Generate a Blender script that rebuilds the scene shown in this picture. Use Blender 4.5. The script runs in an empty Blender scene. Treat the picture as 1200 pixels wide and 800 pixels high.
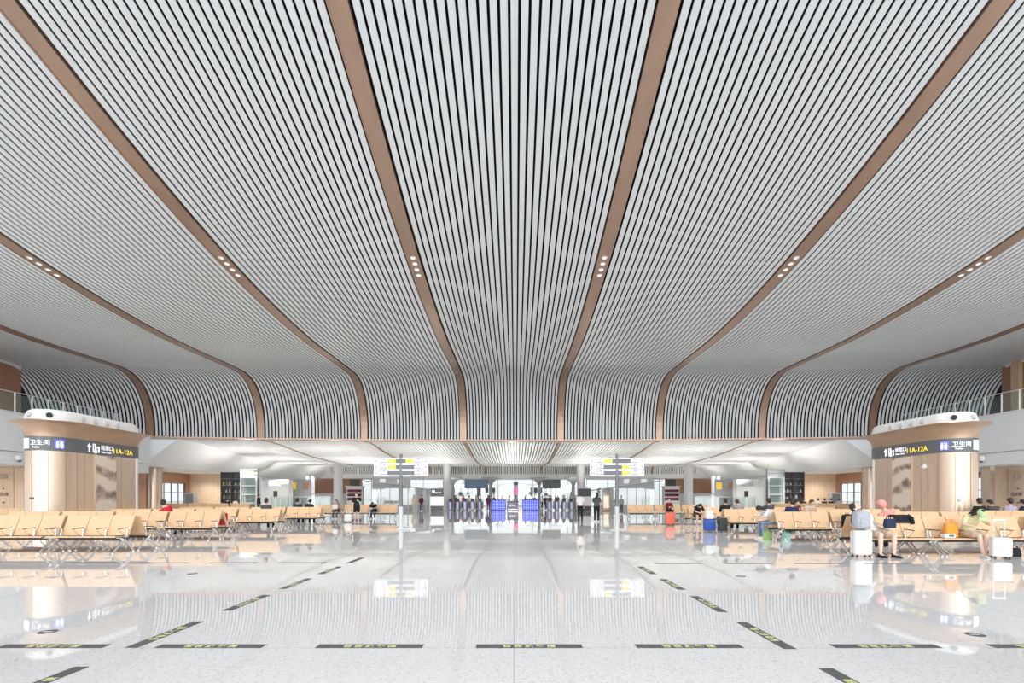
import bpy, bmesh, math, random
from mathutils import Vector, Matrix, Euler
random.seed(7)
C = bpy.context.scene.collection
PI = math.pi
R = math.radians
CAM_Z = 1.4
XC = -0.28            # middle of the hall
S = 8.0               # bay between bronze ribs

# ------------------------------------------------------------------ materials
def mat(name, col, rough=0.5, metal=0.0, emit=0.0, ecol=None, spec=0.5, alpha=1.0, coat=0.0):
    m = bpy.data.materials.new(name); m.use_nodes = True
    b = m.node_tree.nodes['Principled BSDF']
    b.inputs['Base Color'].default_value = (*col, 1)
    b.inputs['Roughness'].default_value = rough
    b.inputs['Metallic'].default_value = metal
    b.inputs['Specular IOR Level'].default_value = spec
    b.inputs['Coat Weight'].default_value = coat
    if emit:
        b.inputs['Emission Color'].default_value = (*(ecol or col), 1)
        b.inputs['Emission Strength'].default_value = emit
    return m

def vary(m, scale=(1, 1, 1), amount=0.12, detail=3.0, nscale=4.0):
    """multiply the base colour by a soft noise (grain, cloudiness)"""
    nt = m.node_tree; b = nt.nodes['Principled BSDF']
    col = list(b.inputs['Base Color'].default_value)
    tc = nt.nodes.new('ShaderNodeTexCoord'); mp = nt.nodes.new('ShaderNodeMapping')
    mp.inputs['Scale'].default_value = scale
    no = nt.nodes.new('ShaderNodeTexNoise'); no.inputs['Scale'].default_value = nscale; no.inputs['Detail'].default_value = detail
    cr = nt.nodes.new('ShaderNodeValToRGB')
    cr.color_ramp.elements[0].position = 0.3; cr.color_ramp.elements[1].position = 0.7
    cr.color_ramp.elements[0].color = (*[max(0, c * (1 - amount)) for c in col[:3]], 1)
    cr.color_ramp.elements[1].color = (*[min(1, c * (1 + amount)) for c in col[:3]], 1)
    nt.links.new(tc.outputs['Object'], mp.inputs['Vector']); nt.links.new(mp.outputs[0], no.inputs['Vector'])
    nt.links.new(no.outputs['Fac'], cr.inputs['Fac']); nt.links.new(cr.outputs[0], b.inputs['Base Color'])
    return m

def glass_mat(name, tint=(0.9, 0.97, 0.95), amount=0.22, rough=0.02):
    m = bpy.data.materials.new(name); m.use_nodes = True
    nt = m.node_tree; nt.nodes.clear()
    out = nt.nodes.new('ShaderNodeOutputMaterial'); mix = nt.nodes.new('ShaderNodeMixShader')
    tr = nt.nodes.new('ShaderNodeBsdfTransparent'); tr.inputs['Color'].default_value = (*tint, 1)
    gl = nt.nodes.new('ShaderNodeBsdfGlossy'); gl.inputs['Roughness'].default_value = rough
    mix.inputs[0].default_value = amount
    nt.links.new(tr.outputs[0], mix.inputs[1]); nt.links.new(gl.outputs[0], mix.inputs[2]); nt.links.new(mix.outputs[0], out.inputs[0])
    return m

M = {}
M['slat'] = mat('white slat paint', (0.74, 0.76, 0.775), 0.42)
M['void'] = mat('dark void behind slats', (0.012, 0.014, 0.02), 0.9, spec=0.1)
M['white'] = mat('white plaster', (0.82, 0.83, 0.83), 0.55)
M['panelwhite'] = mat('white metal panel', (0.78, 0.80, 0.81), 0.35)
M['bronze'] = vary(mat('bronze rib metal', (0.42, 0.285, 0.21), 0.34, 0.6), (1, .3, 1), .06, 2, 2)
M['champ'] = vary(mat('champagne metal', (0.72, 0.56, 0.43), 0.27, 0.55), (1, 1, .2), .04, 2, 2)
M['champdark'] = mat('champagne seam', (0.38, 0.27, 0.2), 0.4, 0.4)
M['rimbronze'] = mat('pod rim bronze', (0.52, 0.36, 0.25), 0.32, 0.5)
M['wood'] = vary(mat('tan wood panel', (0.66, 0.47, 0.32), 0.45), (6, 6, .5), .10, 4, 3)
M['lightwood'] = vary(mat('light wood panel', (0.80, 0.60, 0.42), 0.45), (6, 6, .5), .08, 4, 3)
M['darkwood'] = vary(mat('brown wood panel', (0.40, 0.21, 0.125), 0.45), (6, 6, .5), .10, 4, 3)
M['seat'] = vary(mat('honey plywood seat', (0.74, 0.50, 0.295), 0.38), (2, 14, 14), .06, 3, 2)
M['alu'] = mat('polished aluminium', (0.80, 0.80, 0.80), 0.22, 0.9)
M['steel'] = mat('grey steel', (0.42, 0.43, 0.44), 0.35, 0.7)
M['black'] = mat('black metal', (0.03, 0.03, 0.032), 0.45)
M['pad'] = mat('dark arm pad', (0.10, 0.085, 0.075), 0.5)
M['dark'] = mat('dark grey', (0.11, 0.115, 0.125), 0.45)
M['mid'] = mat('mid grey', (0.33, 0.34, 0.35), 0.45)
M['lgrey'] = mat('light grey', (0.6, 0.61, 0.61), 0.45)
M['post'] = mat('dark steel post', (0.17, 0.18, 0.19), 0.4, 0.3)
M['signgrey'] = mat('sign band grey', (0.13, 0.14, 0.15), 0.35)
M['tape'] = vary(mat('grey floor tape', (0.10, 0.10, 0.105), 0.6), (1, 1, 1), .15, 3, 30)
M['tapeyellow'] = mat('yellow tape print', (0.80, 0.80, 0.36), 0.6)
M['glass'] = glass_mat('clear glass', (.97, .99, .99), .10)
M['teal'] = glass_mat('greenish glass', (0.90, 0.97, 0.95), 0.10)
M['lit'] = mat('lit white sign', (0.9, 0.9, 0.95), 0.5, emit=.42, ecol=(0.92, 0.92, 1))
M['litw'] = mat('lit white letter', (0.9, 0.9, 0.95), 0.5, emit=.9, ecol=(0.95, 0.95, 1))
M['litblue'] = mat('lit blue sign', (0.1, 0.12, 0.5), 0.5, emit=0.7, ecol=(0.22, 0.24, 0.75))
M['lityellow'] = mat('lit yellow letter', (0.9, 0.65, 0.05), 0.5, emit=0.95, ecol=(1, 0.72, 0.06))
M['signyellow'] = mat('lit amber sign', (0.8, 0.5, 0.05), 0.5, emit=0.35, ecol=(0.9, 0.55, 0.08))
M['led'] = mat('blue led screen', (0.04, 0.06, 0.5), 0.4, emit=0.85, ecol=(0.10, 0.11, 0.95))
M['ledlight'] = mat('pale led bar', (0.5, 0.6, 1), 0.4, emit=1.0, ecol=(0.3, 0.42, 1.0))
M['lilac'] = mat('lilac gate panel', (0.45, 0.42, 0.75), 0.4, emit=0.28, ecol=(0.55, 0.52, 0.95))
M['pink'] = mat('pink screen', (0.8, 0.1, 0.35), 0.4, emit=0.8, ecol=(0.9, 0.15, 0.4))
M['bluescreen'] = mat('slate blue screen', (0.08, 0.14, 0.22), 0.4, emit=0.1, ecol=(0.2, 0.35, 0.55))
M['purple'] = mat('purple screen', (0.09, 0.04, 0.2), 0.4, emit=0.1, ecol=(0.2, 0.08, 0.5))
M['spot'] = mat('lit downlight', (1, 0.95, 0.88), 0.4, emit=0.75, ecol=(1, 0.88, 0.78))
M['skin'] = mat('skin', (0.70, 0.46, 0.34), 0.5)
M['skinpale'] = mat('pale skin', (0.80, 0.58, 0.46), 0.5)
M['hair'] = mat('black hair', (0.018, 0.015, 0.014), 0.5)
M['hairbrown'] = mat('brown hair', (0.07, 0.04, 0.025), 0.5)
M['lip'] = mat('lip', (0.45, 0.16, 0.13), 0.5)
def cloth(name, col, r=0.85): 
    M[name] = vary(mat(name + ' cloth', col, r, spec=0.2), (1, 1, 1), .12, 3, 18); return M[name]
for n_, c_ in dict(c_white=(.78, .78, .78), c_black=(.022, .022, .025), c_red=(.58, .03, .045), c_darkred=(.20, .025, .035), c_navy=(.03, .04, .09),
                   c_denim=(.20, .27, .38), c_grey=(.30, .30, .31), c_beige=(.62, .50, .38), c_pink=(.80, .36, .34), c_lime=(.52, .66, .36),
                   c_lightblue=(.42, .52, .68), c_maroon=(.12, .03, .05), c_brown=(.20, .12, .08), c_floral=(.30, .22, .24), c_yellow=(.72, .68, .40),
                   c_teal=(.32, .62, .56), c_green=(.30, .52, .16), c_orange=(.88, .36, .06), c_lilac=(.45, .42, .55), c_palegrey=(.44, .455, .50), c_darkgrey=(.09, .09, .10)).items():
    cloth(n_, c_)
M['coral'] = mat('coral suitcase shell', (0.82, 0.16, 0.09), 0.35)
M['whiteshell'] = mat('white suitcase shell', (0.84, 0.84, 0.82), 0.3)
M['blueshell'] = mat('blue suitcase shell', (0.03, 0.10, 0.42), 0.35)
M['darkshell'] = mat('dark suitcase shell', (0.035, 0.04, 0.038), 0.4)

# backpack fabric: grey with a soft mottle
# art panel: ink-wash clouds of brown on cream
def ink_mat():
    m = mat('ink wash panel', (0.75, 0.64, 0.54), 0.45); nt = m.node_tree; b = nt.nodes['Principled BSDF']
    tc = nt.nodes.new('ShaderNodeTexCoord')
    n1 = nt.nodes.new('ShaderNodeTexNoise'); n1.inputs['Scale'].default_value = 3.2; n1.inputs['Detail'].default_value = 9; n1.inputs['Roughness'].default_value = .66
    w = nt.nodes.new('ShaderNodeTexWave'); w.bands_direction = 'Z'; w.inputs['Scale'].default_value = .42; w.inputs['Distortion'].default_value = 9; w.inputs['Detail'].default_value = 4
    mu = nt.nodes.new('ShaderNodeMath'); mu.operation = 'MULTIPLY'
    cr = nt.nodes.new('ShaderNodeValToRGB'); e = cr.color_ramp.elements
    e[0].position = .20; e[0].color = (.76, .66, .56, 1); e[1].position = .56; e[1].color = (.20, .16, .14, 1)
    x = e.new(.34); x.color = (.60, .47, .38, 1)
    nt.links.new(tc.outputs['Object'], n1.inputs['Vector']); nt.links.new(tc.outputs['Object'], w.inputs['Vector'])
    nt.links.new(n1.outputs['Fac'], mu.inputs[0]); nt.links.new(w.outputs['Fac'], mu.inputs[1])
    nt.links.new(mu.outputs[0], cr.inputs['Fac']); nt.links.new(cr.outputs[0], b.inputs['Base Color'])
    return m
M['ink'] = ink_mat()

def floor_mat():
    m = mat('polished terrazzo', (0.8, 0.8, 0.8), 0.028, spec=0.5); nt = m.node_tree; b = nt.nodes['Principled BSDF']
    L = nt.links.new; b.inputs['IOR'].default_value = 1.62
    tc = nt.nodes.new('ShaderNodeTexCoord')
    v = nt.nodes.new('ShaderNodeTexVoronoi'); v.inputs['Scale'].default_value = 60
    n2 = nt.nodes.new('ShaderNodeTexNoise'); n2.inputs['Scale'].default_value = 26; n2.inputs['Detail'].default_value = 4; n2.inputs['Roughness'].default_value = .7
    bw = nt.nodes.new('ShaderNodeRGBToBW')
    L(tc.outputs['Object'], v.inputs['Vector']); L(tc.outputs['Object'], n2.inputs['Vector']); L(v.outputs['Color'], bw.inputs[0])
    mx = nt.nodes.new('ShaderNodeMath'); mx.operation = 'MULTIPLY_ADD'; mx.inputs[1].default_value = .45
    L(bw.outputs[0], mx.inputs[0])
    mm = nt.nodes.new('ShaderNodeMath'); mm.operation = 'MULTIPLY'; mm.inputs[1].default_value = .55
    L(n2.outputs['Fac'], mm.inputs[0]); L(mm.outputs[0], mx.inputs[2])
    cr = nt.nodes.new('ShaderNodeValToRGB'); e = cr.color_ramp.elements
    e[0].position = .30; e[0].color = (.70, .695, .69, 1); e[1].position = .66; e[1].color = (.92, .92, .92, 1)
    x = e.new(.43); x.color = (.87, .867, .86, 1)
    L(mx.outputs[0], cr.inputs['Fac'])
    # fine joints between the slabs: every 4 m, one line through x = 0 and one at y = 4.70
    sep = nt.nodes.new('ShaderNodeSeparateXYZ'); L(tc.outputs['Object'], sep.inputs[0])
    def seam(sock, off, pitch):
        a = nt.nodes.new('ShaderNodeMath'); a.operation = 'ADD'; a.inputs[1].default_value = -off + pitch / 2; L(sock, a.inputs[0])
        w = nt.nodes.new('ShaderNodeMath'); w.operation = 'FLOORED_MODULO'; w.inputs[1].default_value = pitch; L(a.outputs[0], w.inputs[0])
        d = nt.nodes.new('ShaderNodeMath'); d.operation = 'SUBTRACT'; d.inputs[1].default_value = pitch / 2; L(w.outputs[0], d.inputs[0])
        ab = nt.nodes.new('ShaderNodeMath'); ab.operation = 'ABSOLUTE'; L(d.outputs[0], ab.inputs[0])
        lt = nt.nodes.new('ShaderNodeMath'); lt.operation = 'LESS_THAN'; lt.inputs[1].default_value = .005; L(ab.outputs[0], lt.inputs[0])
        return lt.outputs[0]
    sx = seam(sep.outputs['X'], -0.01, 6.0); sy = seam(sep.outputs['Y'], 4.69, 6.07)
    mxx = nt.nodes.new('ShaderNodeMath'); mxx.operation = 'MAXIMUM'; L(sx, mxx.inputs[0]); L(sy, mxx.inputs[1])
    mix = nt.nodes.new('ShaderNodeMix'); mix.data_type = 'RGBA'
    sc = nt.nodes.new('ShaderNodeMath'); sc.operation = 'MULTIPLY'; sc.inputs[1].default_value = .55; L(mxx.outputs[0], sc.inputs[0])
    L(sc.outputs[0], mix.inputs['Factor']); L(cr.outputs[0], mix.inputs[6]); mix.inputs[7].default_value = (.35, .35, .35, 1)
    L(mix.outputs[2], b.inputs['Base Color'])
    return m
M['floor'] = floor_mat()

# ------------------------------------------------------------------ mesh building
class MB:
    def __init__(s): s.v = []; s.f = []; s.m = []
    def add(s, vs, fs, mi=0):
        b = len(s.v); s.v += [tuple(v) for v in vs]
        for f in fs: s.f.append(tuple(b + i for i in f)); s.m.append(mi)
        return s
    def box(s, c, d, bevel=0.0, rot=None, mi=0):
        vs, fs = rbox(d, bevel)
        T = Matrix.Translation(c) @ (Euler(rot).to_matrix().to_4x4() if rot else Matrix())
        return s.add([T @ v for v in vs], fs, mi)
    def span(s, x0, x1, y0, y1, z0, z1, bevel=0.0, mi=0):
        return s.box(((x0 + x1) / 2, (y0 + y1) / 2, (z0 + z1) / 2), (abs(x1 - x0), abs(y1 - y0), abs(z1 - z0)), bevel, None, mi)
    def tube(s, pts, rad, n=8, mi=0, flat=(1, 1), up=None):
        pts = [Vector(p) for p in pts]; k = len(pts)
        if not isinstance(rad, (list, tuple)): rad = [rad] * k
        ref = Vector(up) if up else None; vs = []; fs = []; prev = None
        for i, p in enumerate(pts):
            t = (pts[min(i + 1, k - 1)] - pts[max(i - 1, 0)]).normalized()
            if ref is not None: a = ref - t * ref.dot(t)
            elif prev is None:
                g = Vector((0, 0, 1)) if abs(t.z) < .9 else Vector((1, 0, 0)); a = g - t * g.dot(t)
            else: a = prev - t * prev.dot(t)
            a.normalize(); prev = a; b = t.cross(a)
            for j in range(n):
                q = 2 * PI * j / n
                vs.append(p + a * (math.cos(q) * rad[i] * flat[0]) + b * (math.sin(q) * rad[i] * flat[1]))
        for i in range(k - 1):
            for j in range(n):
                fs.append((i * n + j, i * n + (j + 1) % n, (i + 1) * n + (j + 1) % n, (i + 1) * n + j))
        fs.append(tuple(reversed(range(n)))); fs.append(tuple((k - 1) * n + j for j in range(n)))
        return s.add(vs, fs, mi)
    def cyl(s, p0, p1, r0, r1=None, n=16, mi=0):
        return s.tube([p0, p1], [r0, r0 if r1 is None else r1], n, mi)
    def lathe(s, c, prof, n=24, mi=0):
        vs = []; fs = []; k = len(prof)
        for r, z in prof:
            for j in range(n): vs.append((c[0] + r * math.cos(2 * PI * j / n), c[1] + r * math.sin(2 * PI * j / n), c[2] + z))
        for i in range(k - 1):
            for j in range(n): fs.append((i * n + j, i * n + (j + 1) % n, (i + 1) * n + (j + 1) % n, (i + 1) * n + j))
        fs.append(tuple(reversed(range(n)))); fs.append(tuple((k - 1) * n + j for j in range(n)))
        return s.add(vs, fs, mi)
    def ell(s, c, r, rot=None, nu=12, nv=8, mi=0):
        vs = [Vector((0, 0, -r[2]))]; fs = []
        for i in range(1, nv):
            a = -PI / 2 + PI * i / nv
            for j in range(nu): vs.append(Vector((r[0] * math.cos(a) * math.cos(2 * PI * j / nu), r[1] * math.cos(a) * math.sin(2 * PI * j / nu), r[2] * math.sin(a))))
        vs.append(Vector((0, 0, r[2]))); top = len(vs) - 1
        for j in range(nu):
            fs.append((0, 1 + (j + 1) % nu, 1 + j)); fs.append((top, 1 + (nv - 2) * nu + j, 1 + (nv - 2) * nu + (j + 1) % nu))
        for i in range(nv - 2):
            for j in range(nu): fs.append((1 + i * nu + j, 1 + i * nu + (j + 1) % nu, 1 + (i + 1) * nu + (j + 1) % nu, 1 + (i + 1) * nu + j))
        T = Matrix.Translation(c) @ (rot.to_4x4() if rot else Matrix())
        return s.add([T @ v for v in vs], fs, mi)
    def extrude_profile(s, path, thick, x0, x1, mi=0):
        """a bent sheet: PATH in (y, z), given thickness, running from x0 to x1"""
        k = len(path); P = [Vector((0, a, b)) for a, b in path]; off = []
        for i in range(k):
            t = (P[min(i + 1, k - 1)] - P[max(i - 1, 0)]).normalized(); off.append(Vector((0, t.z, -t.y)) * thick)
        ring = P + [P[i] + off[i] for i in reversed(range(k))]; n = len(ring)
        vs = [Vector((x0, p.y, p.z)) for p in ring] + [Vector((x1, p.y, p.z)) for p in ring]
        fs = [(i, (i + 1) % n, n + (i + 1) % n, n + i) for i in range(n)]
        for i in range(k - 1):
            fs.append((i, 2 * k - 1 - i, 2 * k - 2 - i, i + 1)); fs.append((n + i, n + i + 1, n + 2 * k - 2 - i, n + 2 * k - 1 - i))
        return s.add(vs, fs, mi)
    def mesh(s, name, mats, smooth=False):
        me = bpy.data.meshes.new(name); me.from_pydata(s.v, [], s.f)
        for x in (mats if isinstance(mats, (list, tuple)) else [mats]): me.materials.append(x)
        me.polygons.foreach_set('material_index', s.m)
        bm = bmesh.new(); bm.from_mesh(me); bmesh.ops.recalc_face_normals(bm, faces=bm.faces); bm.to_mesh(me); bm.free()
        if smooth:
            me.polygons.foreach_set('use_smooth', [True] * len(me.polygons))
            me.set_sharp_from_angle(angle=R(smooth if smooth is not True else 40))
        me.update(); return me
    def build(s, name, mats, parent=None, smooth=False, loc=None):
        o = bpy.data.objects.new(name, s.mesh(name, mats, smooth)); C.objects.link(o)
        if parent is not None: o.parent = parent
        if loc: o.location = loc
        return o
_rb = {}
def rbox(d, bevel):
    key = (round(d[0], 4), round(d[1], 4), round(d[2], 4), bevel)
    if key not in _rb:
        bm = bmesh.new(); bmesh.ops.create_cube(bm, size=1)
        for v in bm.verts: v.co = Vector((v.co.x * d[0], v.co.y * d[1], v.co.z * d[2]))
        if bevel: bmesh.ops.bevel(bm, geom=bm.edges[:], offset=bevel, segments=2 if bevel < .03 else 4, profile=.5, affect='EDGES', clamp_overlap=True)
        bm.verts.index_update()
        _rb[key] = ([v.co.copy() for v in bm.verts], [[v.index for v in f.verts] for f in bm.faces]); bm.free()
    return _rb[key]

def tag(o, label=None, cat=None, group=None, kind=None):
    if label: o['label'] = label
    if cat: o['category'] = cat
    if group: o['group'] = group
    if kind: o['kind'] = kind
    return o
def thing(name, label, cat, loc=(0, 0, 0), rz=0, group=None):
    o = bpy.data.objects.new(name, None); C.objects.link(o); o.empty_display_size = .2
    o.location = loc; o.rotation_euler = (0, 0, rz)
    return tag(o, label, cat, group)
def struct(mb, name, mats, label=None, smooth=False):
    o = mb.build(name, mats, None, smooth); o['kind'] = 'structure'
    if label: o['label'] = label
    return o
def kids(o): return [c for c in o.children]
def dup(root, loc, rz, label, group=None):
    r = root.copy(); C.objects.link(r); r.location = loc; r.rotation_euler = (0, 0, rz); r['label'] = label
    if group: r['group'] = group
    for ch in kids(root):
        c = ch.copy(); C.objects.link(c); c.parent = r
        for g in kids(ch):
            d = g.copy(); C.objects.link(d); d.parent = c
    return r
_txt = {}
def text_verts(s, size, extrude=0.004, bold=0.0):
    """outline of a line of lettering, left edge at x = 0, baseline y = 0, in its own plane"""
    key = (s, size, extrude, bold)
    if key in _txt: return _txt[key]
    cu = bpy.data.curves.new('t', 'FONT'); cu.body = s; cu.size = size; cu.extrude = extrude; cu.offset = bold; cu.resolution_u = 2
    o = bpy.data.objects.new('t', cu); C.objects.link(o)
    bpy.context.view_layer.update()
    me = bpy.data.meshes.new_from_object(o.evaluated_get(bpy.context.evaluated_depsgraph_get()))
    vs = [v.co.copy() for v in me.vertices]; fs = [list(p.vertices) for p in me.polygons]
    bpy.data.objects.remove(o); bpy.data.curves.remove(cu); bpy.data.meshes.remove(me)
    if vs:
        x0 = min(v.x for v in vs); w = max(v.x for v in vs) - x0
        for v in vs: v.x -= x0
    else: w = 0
    _txt[key] = (vs, fs, w); return _txt[key]
# ------------------------------------------------------------------ the setting
fl = MB(); fl.add([(-75, -13, 0), (75, -13, 0), (75, 99, 0), (-75, 99, 0), (-75, -13, -.3), (75, -13, -.3), (75, 99, -.3), (-75, 99, -.3)],
                  [(0, 1, 2, 3), (4, 7, 6, 5), (0, 4, 5, 1), (1, 5, 6, 2), (2, 6, 7, 3), (3, 7, 4, 0)])
struct(fl, 'floor', M['floor'])

def wall_y(x): return 41.2 - 0.003 * x * x
def near_z(Y):
    if Y >= 31: return 9.31 + .06 * min(1, (Y - 31) / 4)
    z = 9.31 + .0074 * (31 - Y) ** 2
    if Y < 6: z = 9.31 + .0074 * 625 + (.37 * (6 - Y)) * (1 - (6 - Y) / 40)
    return z
def main_profile(x):
    w = wall_y(x); P = []
    Y = 2.0
    while Y < 30.9: P.append((Y, near_z(Y))); Y += 2.07
    e = w - 3.6
    for k in range(4):
        yy = 31 + (e - 31) * k / 4
        if yy > P[-1][0] + .2: P.append((yy, near_z(yy)))
    a, b = 3.6, 4.37
    for k in range(15):
        q = PI / 2 * k / 14
        P.append((e + a * math.sin(q) ** (2 / 2.3), 5.0 + b * max(0, math.cos(q)) ** (2 / 2.3)))
    P.append((w, 4.80))
    return [(y, z + CAM_Z) for y, z in P]
LOWP = [(41.45, 4.62), (42.4, 4.66), (44, 4.58), (46.5, 4.36), (50, 4.15), (54, 4.04), (58, 4.02), (62, 4.10), (66, 4.27), (69, 4.45), (71.2, 4.56), (72.0, 4.45), (72.25, 4.1), (72.3, 3.45)]
def low_profile(x):
    sh = wall_y(x) - 41.2
    return [(y + sh * max(0, 1 - i / 5), z + CAM_Z) for i, (y, z) in enumerate(LOWP)]
def sweep(mb, prof, x, wid, depth, mi=0, lift=0.0):
    k = len(prof); vs = []; fs = []
    for i, (y, z) in enumerate(prof):
        y0, z0 = prof[max(0, i - 1)]; y1, z1 = prof[min(k - 1, i + 1)]
        t = Vector((y1 - y0, z1 - z0)).normalized(); n = Vector((-t.y, t.x))
        w = wid(i / (k - 1)) / 2 if callable(wid) else wid / 2
        a = (y + n.x * lift, z + n.y * lift); b = (y + n.x * (lift + depth), z + n.y * (lift + depth))
        vs += [(x - w, *a), (x + w, *a), (x + w, *b), (x - w, *b)]
    for i in range(k - 1):
        for j in range(4): fs.append((i * 4 + j, i * 4 + (j + 1) % 4, i * 4 + 4 + (j + 1) % 4, i * 4 + 4 + j))
    fs.append((0, 1, 2, 3)); e = (k - 1) * 4; fs.append((e + 3, e + 2, e + 1, e))
    mb.add(vs, fs, mi)
def sheet(mb, proff, xs, lift, mi=0):
    rows = []
    for x in xs:
        prof = proff(x); k = len(prof); row = []
        for i, (y, z) in enumerate(prof):
            y0, z0 = prof[max(0, i - 1)]; y1, z1 = prof[min(k - 1, i + 1)]
            t = Vector((y1 - y0, z1 - z0)).normalized(); n = Vector((-t.y, t.x)); row.append((x, y + n.x * lift, z + n.y * lift))
        rows.append(row)
    k = len(rows[0]); vs = [p for r in rows for p in r]
    mb.add(vs, [(a * k + i, a * k + i + 1, (a + 1) * k + i + 1, (a + 1) * k + i) for a in range(len(rows) - 1) for i in range(k - 1)], mi)

RIBW = .50
def slat_w(u): return .180 if u < .55 else .180 - .030 * min(1, (u - .55) / .3)
rib_x = [XC + S * (k - 4.5) + S / 2 * 0 for k in range(10)]      # -36 ... +36 about the middle
for b in range(9):
    xa, xb = rib_x[b] + RIBW / 2 + .055, rib_x[b + 1] - RIBW / 2 - .055
    mb = MB(); n = 29; pitch = (xb - xa) / n
    for i in range(n):
        x = xa + (i + .5) * pitch
        sweep(mb, main_profile(x), x, slat_w, .035)
    sheet(mb, main_profile, [rib_x[b] + S * q / 4 for q in range(5)], .36, 1)
    struct(mb, 'ceiling', [M['slat'], M['void']], 'bay of white slats between two bronze ribs')
for i, x in enumerate(rib_x):
    mb = MB(); edge = i in (0, 9); P = main_profile(x)
    if edge: x = XC + math.copysign(34.75, x); P = [p for p in main_profile(x) if p[0] < 35.35 and p[1] > 10.4]
    sweep(mb, P, x, RIBW, .30 if edge else .20, 0, -.16 if edge else -.035)
    if edge: struct(mb, f'trim_{i + 1}', M['white']); continue
    sweep(mb, main_profile(x), x - RIBW / 2 - .012, .03, .20, 0, -.055)
    struct(mb, f'trim_{i + 1}', M['bronze'])
# bronze band along the foot of the slatted front
mb = MB(); xs = [-36.4 + 72.2 * q / 36 for q in range(37)]
ring = [(-.18, 4.80), (-.18, 4.70), (.55, 4.64), (.55, 4.80)]
vs = [(x, wall_y(x) + a, z + CAM_Z) for x in xs for a, z in ring]
mb.add(vs, [(q * 4 + j, q * 4 + (j + 1) % 4, q * 4 + 4 + (j + 1) % 4, q * 4 + 4 + j) for q in range(36) for j in range(4)])
struct(mb, 'trim_11', M['bronze'])
# lower slatted ceiling behind it, its bronze ribs, and the white cove round its edge
for b in range(1, 8):
    xa, xb = rib_x[b] + .14, rib_x[b + 1] - .14
    if b == 1: xa = XC - 26.3
    if b == 7: xb = XC + 26.3
    mb = MB(); n = max(3, round((xb - xa) / .262)); pitch = (xb - xa) / n
    for i in range(n):
        x = xa + (i + .5) * pitch; sweep(mb, low_profile(x), x, .165, .05)
    sheet(mb, low_profile, [xa - .14 + (xb - xa + .28) * q / 3 for q in range(4)], .22, 1)
    struct(mb, 'ceiling', [M['white'], M['dark']], 'bay of the lower slatted ceiling')
for i, x in enumerate(rib_x[2:8]):
    mb = MB(); sweep(mb, low_profile(x), x, .22, .12, 0, -.03)
    struct(mb, f'trim_{i + 12}', M['bronze'])
mb = MB()
for s in (-1, 1):
    xs = [XC + s * d for d in (26.3, 27.0, 27.8, 28.4, 28.75, 28.8)]
    rows = []
    for q, x in enumerate(xs):
        u = (0, .30, .62, .84, .95, 1.0)[q]
        rows.append([(x, y, z * (1 - u) + (2.58 + CAM_Z) * u) for y, z in low_profile(x)[:12] + [(72.3, 3.55 + CAM_Z)]])
    k = len(rows[0])
    mb.add([p for r in rows for p in r], [(a * k + i, a * k + i + 1, (a + 1) * k + i + 1, (a + 1) * k + i) for a in range(5) for i in range(k - 1)])
    mb.span(XC + s * 28.75, XC + s * 40, 38.5, 72.3, 2.58 + CAM_Z, 2.9 + CAM_Z)
    mb.span(XC + s * 28.80, XC + s * 29.0, 38.2, 72.3, 2.58 + CAM_Z, 5.4 + CAM_Z)
mb.span(XC - 28.8, XC + 28.8, 72.25, 72.6, 2.85 + CAM_Z, 3.5 + CAM_Z)
struct(mb, 'ceiling', M['white'], 'white cove round the lower ceiling', smooth=30)
mb = MB(); mb.span(XC - 28.8, XC + 28.8, 72.1, 72.25, 2.78 + CAM_Z, 2.88 + CAM_Z); struct(mb, 'trim_18', M['steel'])
mb = MB(); mb.span(-45, 45, 72.6, 90, 3.7 + CAM_Z, 4.0 + CAM_Z); struct(mb, 'ceiling', M['white'], 'flat white ceiling of the far zone')

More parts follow.
